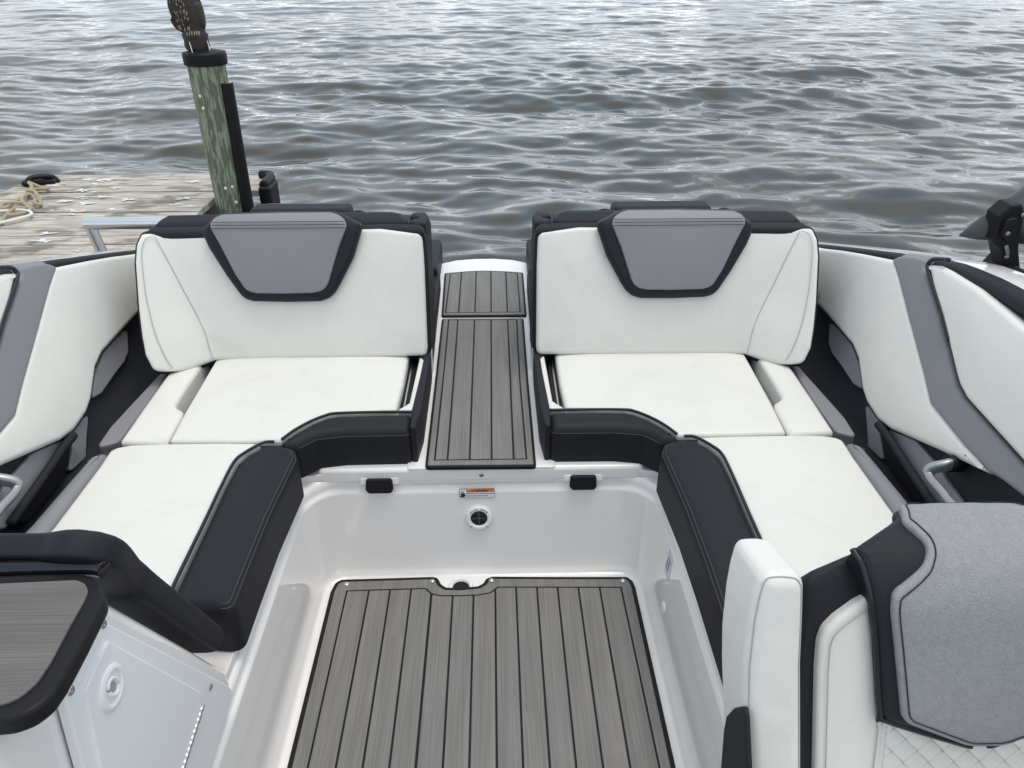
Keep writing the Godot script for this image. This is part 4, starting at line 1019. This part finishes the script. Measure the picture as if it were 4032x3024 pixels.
# ------------------------------------------------------------------ console by the dock
func console():
	var t := thing("lounge_console", "white moulded console with black-edged padded top beside the side seat", "console")
	var cf := ol("con_frame")
	# body: the console's side profile carried outboard
	var prof := PackedVector2Array([Vector2(0.735, 0.83), Vector2(1.02, 0.34), Vector2(1.03, 0.29), Vector2(0.2, 0.29), Vector2(0.2, 0.84), Vector2(0.70, 0.85)])
	pad(t, "body", M.gel, [Vector3(-0.478, 0, 0), Vector3.FORWARD, Vector3.UP], prof, {"T": 0.72, "R": 0.02, "fil": 0.02, "both": true})
	var rl := PackedVector3Array()
	var cr := ol("con_roll")
	var f := fr("con_roll")
	rl.append(on(f, cr[0]) + Vector3(0, -0.01, 0))
	for q in cr: rl.append(on(f, q))
	var rx := path(fr("con_roll_x"), ol("con_roll_x"))
	for i in range(1, rx.size()): rl.append(rx[i] + Vector3(0, -0.010, -0.016))
	rl.append(rl[rl.size() - 1] + Vector3(-0.4, 0, 0))
	rl = smooth(rl, false, 7)
	var tt := []
	for i in rl.size(): tt.append(clampf(0.45 + i * 0.13, 0, 1) if i < 40 else 1.0)
	for i in rl.size(): tt[i] *= lerpf(1.0, 0.66, smoothstep(38.0, 60.0, float(i)))
	tube(t, "padded_edge", M.dark, rl, 0.040, {"ry": 0.026, "sides": 32, "up": Vector3(0, 0.5, -0.86), "taper": tt, "sq": 0.42, "par": true})
	var wl2 := PackedVector3Array()
	for i in range(4, 34): wl2.append(rl[i] + Vector3(-0.030, 0.013, -0.026) * tt[i])
	tube(t, "piping", M.white, wl2, 0.002, {"sides": 6})
	tube(t, "trim", M.gloss_black, smooth(path(fr("con_gloss_x"), ol("con_gloss_x"))), 0.011, {"sides": 10})
	# access hatch
	var h := thing("access_hatch", "white hinged access hatch with round pull latch in the console side", "hatch")
	var hf := fr("con_frame")
	var dr := ol("con_door")
	pad(h, "frame", M.plastic, hf, cf, {"T": 0.012, "R": 0.004, "fil": 0.02})
	pad(h, "door", M.plastic, [hf[0] + Vector3(0.0045, 0, 0), hf[1], hf[2]], dr, {"T": 0.006, "R": 0.0035, "fil": 0.010})
	var a3 := Basis(Vector3.FORWARD, Vector3.RIGHT, Vector3.DOWN)
	for q in ol("con_screw"):
		lathe(h, "screw", M.steel, [Vector2(0.0062, 0.0), Vector2(0.0055, 0.0016), Vector2(0.0028, 0.0018), Vector2(0.0022, 0.0004), Vector2(0.0001, 0.0004)], on(fr("con_screw"), q, 0.0002), a3, 12)
	var lq := ol("con_latch")
	var lc := on(fr("con_latch"), lq[0], 0.0045)
	var rad := lq[0].distance_to(lq[2])
	var lt := lathe(h, "latch", M.plastic, [Vector2(rad, 0.0), Vector2(rad * 0.97, 0.003), Vector2(rad * 0.8, 0.0045), Vector2(rad * 0.72, 0.003), Vector2(rad * 0.66, 0.0015), Vector2(0.0001, 0.0015)], lc, a3, 36)
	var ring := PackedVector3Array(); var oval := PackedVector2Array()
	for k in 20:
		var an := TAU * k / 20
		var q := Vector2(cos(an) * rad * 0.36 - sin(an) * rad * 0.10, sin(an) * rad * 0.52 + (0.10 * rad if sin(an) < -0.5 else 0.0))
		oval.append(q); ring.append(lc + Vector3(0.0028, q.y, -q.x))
	pad(lt, "recess_shade_pad", mat(Vector3(0.36, 0.36, 0.43), 0.4), [lc + Vector3(0.0022, 0, 0), Vector3.FORWARD, Vector3.UP], inset(oval, rad * 0.12), {"T": 0.001, "R": 0.0004, "fil": 0.004, "arc": 1})  # raised pad whose darker colour paints the shade of a finger recess
	tube(lt, "rim", M.plastic, ring, 0.0026, {"closed": true, "sides": 8})
	var hg := path(fr("con_hinge"), ol("con_hinge"), 0.003)
	var ha := hg[0]; var hb := hg[2]
	var kn := int(ha.distance_to(hb) / 0.0095)
	for i in kn:
		var p0 := ha.lerp(hb, (i + 0.04) / kn); var p1 := ha.lerp(hb, (i + 0.96) / kn)
		tube(h, "hinge_knuckle", M.steel, PackedVector3Array([p0, p1]), 0.0042 if i % 2 == 0 else 0.0036, {"sides": 10})
	# table top
	var tb := thing("console_table", "grey wood-look table top with rounded black rim on the console", "table")
	var ra := ol("tab_rim"); var ia := ol("tab_in")
	pad(tb, "rim", M.black, fr("tab_rim"), ra, {"T": 0.026, "R": 0.007, "fil": 0.03, "both": true})
	pad(tb, "insert", M.teak_t, fr("tab_in"), ia, {"T": 0.006, "R": 0.0015, "fil": 0.02, "arc": 2})

# ------------------------------------------------------------------ passenger chair
func chair():
	var t := thing("bucket_chair", "white, charcoal and grey bucket chair with quilted back and headrest", "chair")
	var cx: float = G._cc
	var mirror := func(p: PackedVector2Array) -> PackedVector2Array:
		var o := PackedVector2Array(p)
		for i in range(p.size() - 1, -1, -1):
			var q := Vector2(2 * cx - p[i].x, p[i].y)
			if q.distance_to(p[i]) > 0.003: o.append(q)
		return o
	var cf := fr("ch_grey")
	var CN: Vector3 = cf[1].cross(cf[2])
	var v0: float = G._cv0
	var rad := 0.060
	# the back is a plane that rolls over backwards at its top
	var cmap := func(off: float) -> Callable:
		return func(u: float, v: float, n: float):
			if v <= v0: return on(cf, Vector2(u, v), n + off)
			var a := (v - v0) / rad
			return on(cf, Vector2(u, v0), -rad) + (CN * cos(a) + cf[2] * sin(a)) * (rad + n + off)
	var vtop := v0 + rad * 2.2
	var base := ol("ch_base")
	var b2 := PackedVector2Array([Vector2(base[0].x - 0.012, -0.55)])
	b2.append_array(base)
	b2.append(Vector2(base[base.size() - 1].x + 0.02, vtop))
	pad(t, "shell", M.dark, [], mirror.call(b2), {"T": 0.05, "R": 0.012, "fil": 0.03, "arc": 6, "map": cmap.call(-0.005), "grid": 0.02, "step": 0.015})
	for s in [0, 1]:
		var w := ol("ch_wing"); var inn := ol("ch_inner")
		if s == 1:
			for i in w.size(): w[i].x = 2 * cx - w[i].x
			for i in inn.size(): inn[i].x = 2 * cx - inn[i].x
		pad(t, "side_bolster", M.white, fr("ch_wing"), w, {"T": 0.13, "R": 0.020, "Rb": 0.036, "crown": 0.005, "L": 0.03, "fil": 0.08, "arc": 9, "both": true, "wrinkle": 0.0015, "step": 0.012})
		pad(t, "inner_panel", M.white, [], inn, {"T": 0.02, "R": 0.007, "crown": 0.008, "fil": 0.03, "map": cmap.call(0.01), "grid": 0.015, "step": 0.015})
		var sm1 := PackedVector3Array()
		for q in inset(fillet(inn, 0.03, 0.015), 0.011): sm1.append(cmap.call(0.0135).call(q.x, q.y, 0.0))
		tube(t, "stitching", M.seam_shade, sm1, 0.0008, {"closed": true, "sides": 5})  # grey seam line, with the crease's shade painted in
	# seams of the side bolster, their groove shade put in as a grey line
	var wf := fr("ch_wing")
	var wo := inset(fillet(ol("ch_wing"), 0.08, 0.012), 0.0055)
	var sm2 := PackedVector3Array()
	for q in wo:
		if q.y > -0.5: sm2.append(on(wf, q, -0.0052))
	tube(t, "stitching", M.seam_shade, sm2, 0.0009, {"sides": 5, "closed": true})
	# quilted middle
	var qt := ol("ch_quilt")
	var ql := qt[0].x + 0.002; var qw := (cx - ql) * 2
	pad(t, "quilt_backing", M.white, [], PackedVector2Array([Vector2(ql - 0.01, -0.6), Vector2(ql + qw + 0.01, -0.6), Vector2(ql + qw + 0.01, qt[0].y + 0.03), Vector2(ql - 0.01, qt[0].y + 0.03)]), {"T": 0.012, "R": 0.004, "fil": 0.005, "map": cmap.call(0.006)})
	var st := 0.034
	var nm := int(qw / st) + 1
	for j in range(-2, 9):
		for i in range(-1, nm + 1):
			var c := Vector2(ql + (i + 0.5 * (j & 1)) * st + 0.01, qt[0].y + 0.012 - j * st * 0.52)
			var d := PackedVector2Array([c + Vector2(st * 0.5, 0), c + Vector2(0, st * 0.52), c - Vector2(st * 0.5, 0), c - Vector2(0, st * 0.52)])
			for q in Geometry2D.intersect_polygons(d, PackedVector2Array([Vector2(ql, -0.6), Vector2(ql + qw, -0.6), Vector2(ql + qw, qt[0].y + 0.02), Vector2(ql, qt[0].y + 0.02)])):
				if absf(area(q)) > 1e-4: pad(t, "quilt_diamond", M.white, [], q, {"T": 0.003, "R": 0.0015, "crown": 0.003, "L": 0.008, "fil": 0.001, "grid": 0.006, "step": 0.008, "arc": 2, "map": cmap.call(0.0085)})
	var hd := ol("ch_head")
	var ht := ol("ch_head_top")
	var full := PackedVector2Array()
	for i in range(hd.size() - 1, -1, -1): full.append(hd[i])
	full.append_array(ht)
	full.append(Vector2(ht[ht.size() - 1].x + 0.01, vtop))
	pad(t, "headrest_border", M.dark, [], mirror.call(full), {"T": 0.04, "R": 0.012, "fil": 0.02, "arc": 6, "map": cmap.call(0.03), "grid": 0.018, "step": 0.014})
	for sgn in 2:
		var hq := PackedVector3Array()
		for q in hd: hq.append(cmap.call(0.022).call(q.x if sgn == 0 else 2 * cx - q.x, q.y, 0.0))
		tube(t, "piping", M.pipe, smooth(hq), 0.0042, {"sides": 8})
	var gy := ol("ch_grey")
	var gp := PackedVector2Array([Vector2(gy[0].x + 0.05, vtop), Vector2(gy[0].x + 0.012, gy[0].y + 0.02)])
	gp.append_array(gy)
	var gfull: PackedVector2Array = mirror.call(gp)
	pad(t, "headrest_pad", M.fabric, [], gfull, {"T": 0.02, "R": 0.006, "crown": 0.006, "L": 0.06, "fil": 0.02, "arc": 6, "map": cmap.call(0.038), "grid": 0.014, "step": 0.012})
	var gs := PackedVector3Array()
	for q in inset(fillet(gfull, 0.02, 0.012), 0.0075): gs.append(cmap.call(0.0392).call(q.x, q.y, 0.0))
	tube(t, "stitching", M.thread_d, gs, 0.0009, {"closed": true, "sides": 5})
	pad(t, "side_insert", M.dark, fr("ch_side"), ol("ch_side"), {"T": 0.006, "R": 0.003, "fil": 0.012})
	# seat, base and pedestal under the back
	block(t, "seat", M.white, Vector3(cx, 0.46, -0.36), Vector3(0.5, 0.13, 0.5), 0.04)
	lathe(t, "pedestal", M.alu, [Vector2(0.0001, 0.0), Vector2(0.16, 0.0), Vector2(0.16, 0.015), Vector2(0.05, 0.03), Vector2(0.05, 0.40)], Vector3(cx, 0.30, -0.4), Basis.IDENTITY, 24)

# ------------------------------------------------------------------ dock, piling and what is on them
func dock():
	var t := thing("wooden_dock", "weathered grey wooden plank dock spotted with bird droppings", "dock")
	var h := 0.18
	var rng := RandomNumberGenerator.new(); rng.seed = 4
	var n1 := noise(41, 0.02, 4); var n2 := noise(42, 0.09, 3); var n3 := noise(43, 0.006, 3)
	var woods := []
	for k in 6:
		var wt := image(512, 64, func(x: int, y: int):
			var a := n2.get_noise_2d(x * 0.14, (y + k * 90) * 1.5) * 0.17 + n1.get_noise_2d(x * 0.35 + k * 700, (y + k * 90) * 1.2) * 0.09
			var stain := smoothstep(0.12, 0.5, n3.get_noise_2d(x * 1.6 + 150 * k, y * 1.6 + k * 37 + 900)) * 0.4
			var g := clampf(0.76 + a * 1.2 - stain * 0.5, 0.1, 1.0)
			return Color(g, g * (0.965 - stain * 0.03), g * (0.915 - stain * 0.08)))
		var m := mat(Vector3(0.84, 0.84, 0.84), 0.85, {"tex": wt})
		m.uv1_scale = Vector3(0.55, 6.8, 1)
		woods.append(m)
	var pitch := 0.143
	var mesh_at := 0
	for i in 24:
		var z := -5.27 + i * pitch
		var x0 := -9.0 if false else -3.07 - 0.004 * rng.randf() - 1.6 * clampf((i - 3) / 20.0, 0, 1) * 0
		var x1 := -1.44 - 0.012 * rng.randf()
		if i > 2: x1 = -1.685 - 0.01 * rng.randf()
		var pts := PackedVector2Array([Vector2(x0, -z - pitch * 0.5 + 0.0065), Vector2(x1, -z - pitch * 0.5 + 0.0065), Vector2(x1, -z + pitch * 0.5 - 0.0065), Vector2(x0, -z + pitch * 0.5 - 0.0065)])
		pad(t, "plank", woods[i % 6], flat(h + rng.randf_range(-0.003, 0.002)), pts, {"T": 0.036, "R": 0.004, "fil": 0.004, "arc": 2, "step": 5.0, "uo": Vector2(i * 0.37, pitch * 0.5 + z)})
	for x in [-2.95, -2.3, -1.76]: block(t, "beam", M.oldwood, Vector3(x, h - 0.12, -3.7), Vector3(0.06, 0.16, 3.4), 0.004)
	for x in [-2.9, -1.95]:
		for z in [-5.0, -2.4]: lathe(t, "pile", M.oldwood, [Vector2(0.09, -1.2), Vector2(0.09, 0.1)], Vector3(x, 0.0, z), Basis.IDENTITY, 16)
	# droppings: flat splashes of dried matter lying on the boards
	var sm := MB.new()
	for q in ol("splats"):
		for r in 2:
			var c := q + Vector2(rng.randfn(0, 0.03), rng.randfn(0, 0.012))
			var rad := rng.randf_range(0.008, 0.045)
			var ci := sm.add(Vector3(c.x, h + 0.0045, -c.y))
			var k := 14
			var ph := rng.randf() * 9
			for j in k:
				var a := TAU * j / k
				var rr := rad * (0.65 + 0.35 * sin(a * 3 + ph) + 0.25 * sin(a * 5 + ph * 2))
				sm.add(Vector3(c.x + cos(a) * rr * 1.5, h + 0.0042, -c.y + sin(a) * rr * 0.75))
			for j in k: sm.tri(ci, ci + 1 + j, ci + 1 + (j + 1) % k)
	var so := put(sm.mesh(), "bird_droppings", mat(Vector3(0.72, 0.73, 0.72), 0.8), t)
	so.set_meta("kind", "stuff")
	# rope
	var rp := thing("mooring_rope", "loose tan mooring rope lying in loops on the dock planks", "rope")
	var pts3 := path(fr("rope"), ol("rope"))
	for i in pts3.size(): pts3[i].y += 0.010 * (i % 3)
	tube(rp, "strand", M.rope, smooth(pts3, false, 10), 0.011, {"sides": 8})
	var rq := pts3[0]
	tube(rp, "white_strand", M.white, smooth(PackedVector3Array([rq + Vector3(-0.25, 0, 0.22), rq + Vector3(-0.05, 0.005, 0.05), rq + Vector3(0.10, 0.01, -0.12), rq + Vector3(0.02, 0.012, -0.22), rq + Vector3(-0.15, 0.01, -0.2)])), 0.009, {"sides": 8})
	# black cleat
	var cl := thing("dock_cleat", "black dock bumper cleat on the plank dock's far corner", "cleat")
	var cq := path(fr("cleat"), ol("cleat"))
	tube(cl, "bar", M.black, smooth(PackedVector3Array([cq[0] + Vector3(0, -0.06, 0), cq[0] + Vector3(0.01, -0.02, 0), cq[0].lerp(cq[1], 0.35) + Vector3(0, 0.0, 0), cq[1] + Vector3(0, -0.012, 0), cq[1] + Vector3(0.03, -0.05, 0)])), 0.024, {"ry": 0.016, "sides": 12})
	block(cl, "base", M.black, cq[0].lerp(cq[1], 0.5) + Vector3(0, -0.035, 0.0), Vector3(0.2, 0.03, 0.07), 0.01, Vector3(0, 0.2, 0))
	# piling
	var pc := Vector3(-1.575, 0, -4.72)
	var p := thing("piling", "round greenish timber piling with black cap standing at the dock corner", "piling")
	var g1 := noise(51, 0.035, 4); var g2 := noise(52, 0.015, 3); var g3 := noise(53, 0.05, 3)
	var bark := image(256, 512, func(x: int, y: int):
		var an := x / 256.0 * TAU
		var q := Vector3(cos(an) * 95, sin(an) * 95, y * 0.36)
		var a := g1.get_noise_3dv(q * 1.4)
		var k := smoothstep(-0.12, 0.22, a + 0.5 * g3.get_noise_3dv(q * 2.2))
		var c := Vector3(0.115, 0.145, 0.090).lerp(Vector3(0.285, 0.315, 0.235), k)
		var br := smoothstep(0.25, 0.5, g2.get_noise_3dv(Vector3(q.x, q.y, y * 0.06)))
		c = c.lerp(Vector3(0.20, 0.15, 0.075), br * 0.7)
		return Color(c.x, c.y, c.z).linear_to_srgb())
	var bm := mat(Vector3(1, 1, 1), 0.8, {"tex": bark})
	bm.uv1_scale = Vector3(1, 0.62, 1)
	lathe(p, "post", bm, [Vector2(0.088, -1.6), Vector2(0.090, 0.1), Vector2(0.099, 0.6), Vector2(0.104, 0.97)], pc, Basis.IDENTITY, 40)
	lathe(p, "cap", M.black, [Vector2(0.113, 0.955), Vector2(0.118, 0.96), Vector2(0.120, 1.01), Vector2(0.116, 1.022), Vector2(0.06, 1.034), Vector2(0.0001, 1.036)], pc, Basis.IDENTITY, 40)
	# half-round black guard down the side
	var gm := []
	var gc := pc + Vector3(0.105, 0, 0.03)
	for j in 2:
		var row := []
		var y := 0.862 if j == 0 else -0.6
		for k in 15:
			var a := deg_to_rad(-200.0 + 230.0 * k / 14)
			row.append(gc + Vector3(cos(a) * 0.036, y, -sin(a) * 0.036 * 1.2))
		gm.append(row)
	loft(p, "guard_strip", M.black, gm, {})
	var gs := []
	for j in 2:
		var row := []
		for k in 15:
			var a := deg_to_rad(-200.0 + 230.0 * k / 14)
			row.append(gc + Vector3(cos(a) * (0.036 - j * 0.006), 0.862, -sin(a) * (0.036 - j * 0.006) * 1.2))
		gs.append(row)
	loft(p, "guard_rim", M.black, gs, {})
	for sc in [[-0.35, 0.80], [-0.30, 0.735], [0.12, 0.275], [0.55, 0.28], [0.62, 0.185]]:
		var d := Vector3(sin(sc[0]), 0, cos(sc[0]))
		lathe(p, "screw", M.plastic, [Vector2(0.009, 0.0), Vector2(0.009, 0.004), Vector2(0.004, 0.005), Vector2(0.0001, 0.003)], pc + d * (0.0985 if sc[1] > 0.5 else 0.0925) + Vector3(0, sc[1], 0), Basis(Vector3.UP.cross(d), d, Vector3.DOWN), 8)
	# corner bumper
	var bu := thing("dock_bumper", "black moulded bumper on the dock corner behind the piling", "bumper")
	var bp := PackedVector3Array([Vector3(-1.52, 0.20, -5.23), Vector3(-1.455, 0.205, -5.20), Vector3(-1.43, 0.205, -5.12), Vector3(-1.43, 0.205, -4.95)])
	tube(bu, "cap", M.black, smooth(bp), 0.03, {"sides": 10})
	pad(bu, "body", M.black, flat(0.20), PackedVector2Array([Vector2(-1.46, 4.9), Vector2(-1.38, 4.9), Vector2(-1.38, 5.1), Vector2(-1.42, 5.2), Vector2(-1.5, 5.24), Vector2(-1.5, 5.16), Vector2(-1.46, 5.1)]), {"T": 0.42, "R": 0.012, "fil": 0.03})
	owl(pc + Vector3(-0.03, 1.034, 0))
	# rail of the dock's boarding ladder
	var ra := thing("boarding_rail", "bent aluminium tube rail between the dock and the boat", "rail")
	var c0 := Vector3(-1.51, 0.615, -2.9)
	tube(ra, "top_tube", M.alu, PackedVector3Array([c0 + Vector3(-0.012, 0, 0), c0 + Vector3(0.5, 0.001, 0)]), 0.0225, {"sides": 18})
	tube(ra, "leg", M.alu, PackedVector3Array([c0 + Vector3(0, 0.008, 0), c0 + Vector3(0.0, -0.2, -0.06), c0 + Vector3(0.01, -0.9, -0.1)]), 0.0215, {"sides": 18})
	tube(ra, "leg", M.alu, PackedVector3Array([c0 + Vector3(0.49, 0.0, 0), c0 + Vector3(0.49, -0.2, -0.06), c0 + Vector3(0.49, -0.9, -0.1)]), 0.0215, {"sides": 18})

# a plastic owl decoy; only its lower body is in the photograph, the rest goes on above
func owl(at: Vector3):
	var t := thing("owl_decoy", "dark brown owl decoy with mottled breast wired on the piling cap", "decoy")
	var m := MB.new()
	var k := 36
	var rows := [[0.0, 0.062, 0.055, 0.0], [0.02, 0.068, 0.06, 0.0], [0.05, 0.066, 0.058, 0.0], [0.075, 0.072, 0.06, -0.002], [0.09, 0.060, 0.052, -0.004], [0.115, 0.064, 0.055, -0.008], [0.16, 0.075, 0.062, -0.015], [0.21, 0.082, 0.066, -0.025], [0.26, 0.082, 0.064, -0.035], [0.30, 0.074, 0.058, -0.040], [0.33, 0.066, 0.056, -0.042], [0.36, 0.070, 0.062, -0.044], [0.40, 0.066, 0.06, -0.045], [0.43, 0.045, 0.04, -0.045], [0.445, 0.01, 0.01, -0.045]]
	var nz := noise(61, 0.9, 2)
	for r in rows:
		for j in k:
			var a := TAU * j / k
			var b := 1.0 + 0.07 * nz.get_noise_3d(cos(a) * 4, r[0] * 60, sin(a) * 4)
			m.add(at + Vector3(r[3] + cos(a) * r[1] * b, r[0], sin(a) * r[2] * b), Vector2(float(j) / k, r[0]))
	for i in rows.size() - 1:
		for j in k:
			var a := i * k + j; var b := i * k + (j + 1) % k
			m.quad(a, b, b + k, a + k)
	put(m.mesh(), "body", M.owl, t)
	var rng := RandomNumberGenerator.new(); rng.seed = 12
	# breast feathers: small raised flakes on the pale front
	for i in 150:
		var y := rng.randf_range(0.10, 0.30)
		var a := rng.randf_range(1.25, 3.1)
		var d := Vector3(cos(a), 0, sin(a))
		var c := at + Vector3(-0.008 - (y - 0.1) * 0.14, y, 0) + Vector3(d.x * 0.068 * (1 + (y - 0.1)), 0, d.z * 0.058 * (1 + (y - 0.1)))
		var rr := rng.randf_range(0.0035, 0.0065)
		tube(t, "feather", M.feather if rng.randf() < 0.6 else M.owl, PackedVector3Array([c + Vector3(0, 0.012, 0), c, c + Vector3(0.001, -0.012, 0.003)]), rr, {"sides": 6, "taper": [0.5, 1.0, 0.3], "ry": rr * 0.6})
	for s in [-1.0, 1.0]:
		tube(t, "wing", M.owl, smooth(PackedVector3Array([at + Vector3(0.05 * s - 0.035, 0.30, -0.005), at + Vector3(0.066 * s - 0.028, 0.22, -0.005), at + Vector3(0.060 * s - 0.015, 0.13, -0.005), at + Vector3(0.045 * s - 0.006, 0.085, -0.01)])), 0.024, {"sides": 12, "ry": 0.045, "taper": [0.5, 0.6, 0.7, 0.8, 0.9, 0.98, 1.0, 1.0, 1.0, 0.98, 0.95, 0.9, 0.85, 0.75, 0.65, 0.5, 0.4, 0.3, 0.15]})
	for s in [-0.4, 0.4]:
		for q in 3: tube(t, "claw", M.feather, PackedVector3Array([at + Vector3(0.01 + 0.05 * s + 0.012 * (q - 1), 0.095, 0.052), at + Vector3(0.01 + 0.05 * s + 0.013 * (q - 1), 0.082, 0.064), at + Vector3(0.01 + 0.05 * s + 0.013 * (q - 1), 0.066, 0.062)]), 0.0045, {"sides": 6, "taper": [1, 1, 0.4]})
	for s in [-1.0, 1.0]:
		lathe(t, "eye", M.feather, [Vector2(0.016, 0.0), Vector2(0.012, 0.005), Vector2(0.0001, 0.007)], at + Vector3(-0.045 + s * 0.025, 0.385, 0.056), Basis(Vector3.RIGHT, Vector3.BACK, Vector3.DOWN), 14)
		tube(t, "ear_tuft", M.owl, PackedVector3Array([at + Vector3(-0.045 + s * 0.035, 0.42, 0), at + Vector3(-0.045 + s * 0.05, 0.465, 0)]), 0.014, {"taper": [1, 0.2]})
	tube(t, "beak", M.black, PackedVector3Array([at + Vector3(-0.045, 0.372, 0.06), at + Vector3(-0.045, 0.352, 0.07)]), 0.008, {"taper": [1, 0.2]})
	for w in [[-0.012, 0.062], [0.072, 0.02]]:
		tube(t, "wire_tie", M.alu, PackedVector3Array([at + Vector3(w[0] - 0.006, 0.045, w[1]), at + Vector3(w[0] + 0.008, -0.012, w[1] + 0.022)]), 0.0028, {"sides": 6})

# ------------------------------------------------------------------ folded tower clamp on the gunwale
func clamp_bracket():
	var t := thing("tower_clamp", "black clamp bracket holding a dark cone on the gunwale away from the dock", "bracket")
	var z := -1.9
	var prof := PackedVector2Array([Vector2(1.345, 0.972), Vector2(1.372, 0.975), Vector2(1.385, 0.95), Vector2(1.40, 0.86), Vector2(1.425, 0.80), Vector2(1.44, 0.76), Vector2(1.40, 0.755), Vector2(1.38, 0.80), Vector2(1.35, 0.86), Vector2(1.325, 0.875), Vector2(1.322, 0.945)])
	pad(t, "arm", M.black, [Vector3(0, 0, z + 0.03), Vector3.RIGHT, Vector3.UP], prof, {"T": 0.06, "R": 0.006, "fil": 0.01, "both": true})
	pad(t, "cheek", M.black, [Vector3(0, 0, z + 0.045), Vector3.RIGHT, Vector3.UP], PackedVector2Array([Vector2(1.335, 0.94), Vector2(1.36, 0.945), Vector2(1.372, 0.89), Vector2(1.36, 0.875), Vector2(1.335, 0.90)]), {"T": 0.03, "R": 0.004, "fil": 0.008, "both": true})
	block(t, "foot", M.black, Vector3(1.425, 0.775, z), Vector3(0.11, 0.05, 0.12), 0.01, Vector3(0, 0, -0.5))
	tube(t, "cone", M.cone, PackedVector3Array([Vector3(1.270, 0.873, z - 0.03), Vector3(1.305, 0.884, z - 0.03), Vector3(1.36, 0.903, z - 0.03), Vector3(1.45, 0.93, z - 0.03), Vector3(1.6, 0.95, z - 0.03)]), 0.11, {"sides": 28, "taper": [0.01, 0.19, 0.40, 0.75, 1.0]})
	for q in [Vector3(1.378, 0.948, z + 0.034), Vector3(1.345, 0.905, z + 0.048), Vector3(1.372, 0.838, z + 0.034)]:
		lathe(t, "bolt", M.dull, [Vector2(0.006, 0.0), Vector2(0.005, 0.004), Vector2(0.0001, 0.005)], q, Basis(Vector3.RIGHT, Vector3.BACK, Vector3.DOWN), 10)
	tube(t, "pin", M.dull, PackedVector3Array([Vector3(1.36, 0.87, z + 0.035), Vector3(1.372, 0.845, z + 0.035)]), 0.005, {"sides": 8})
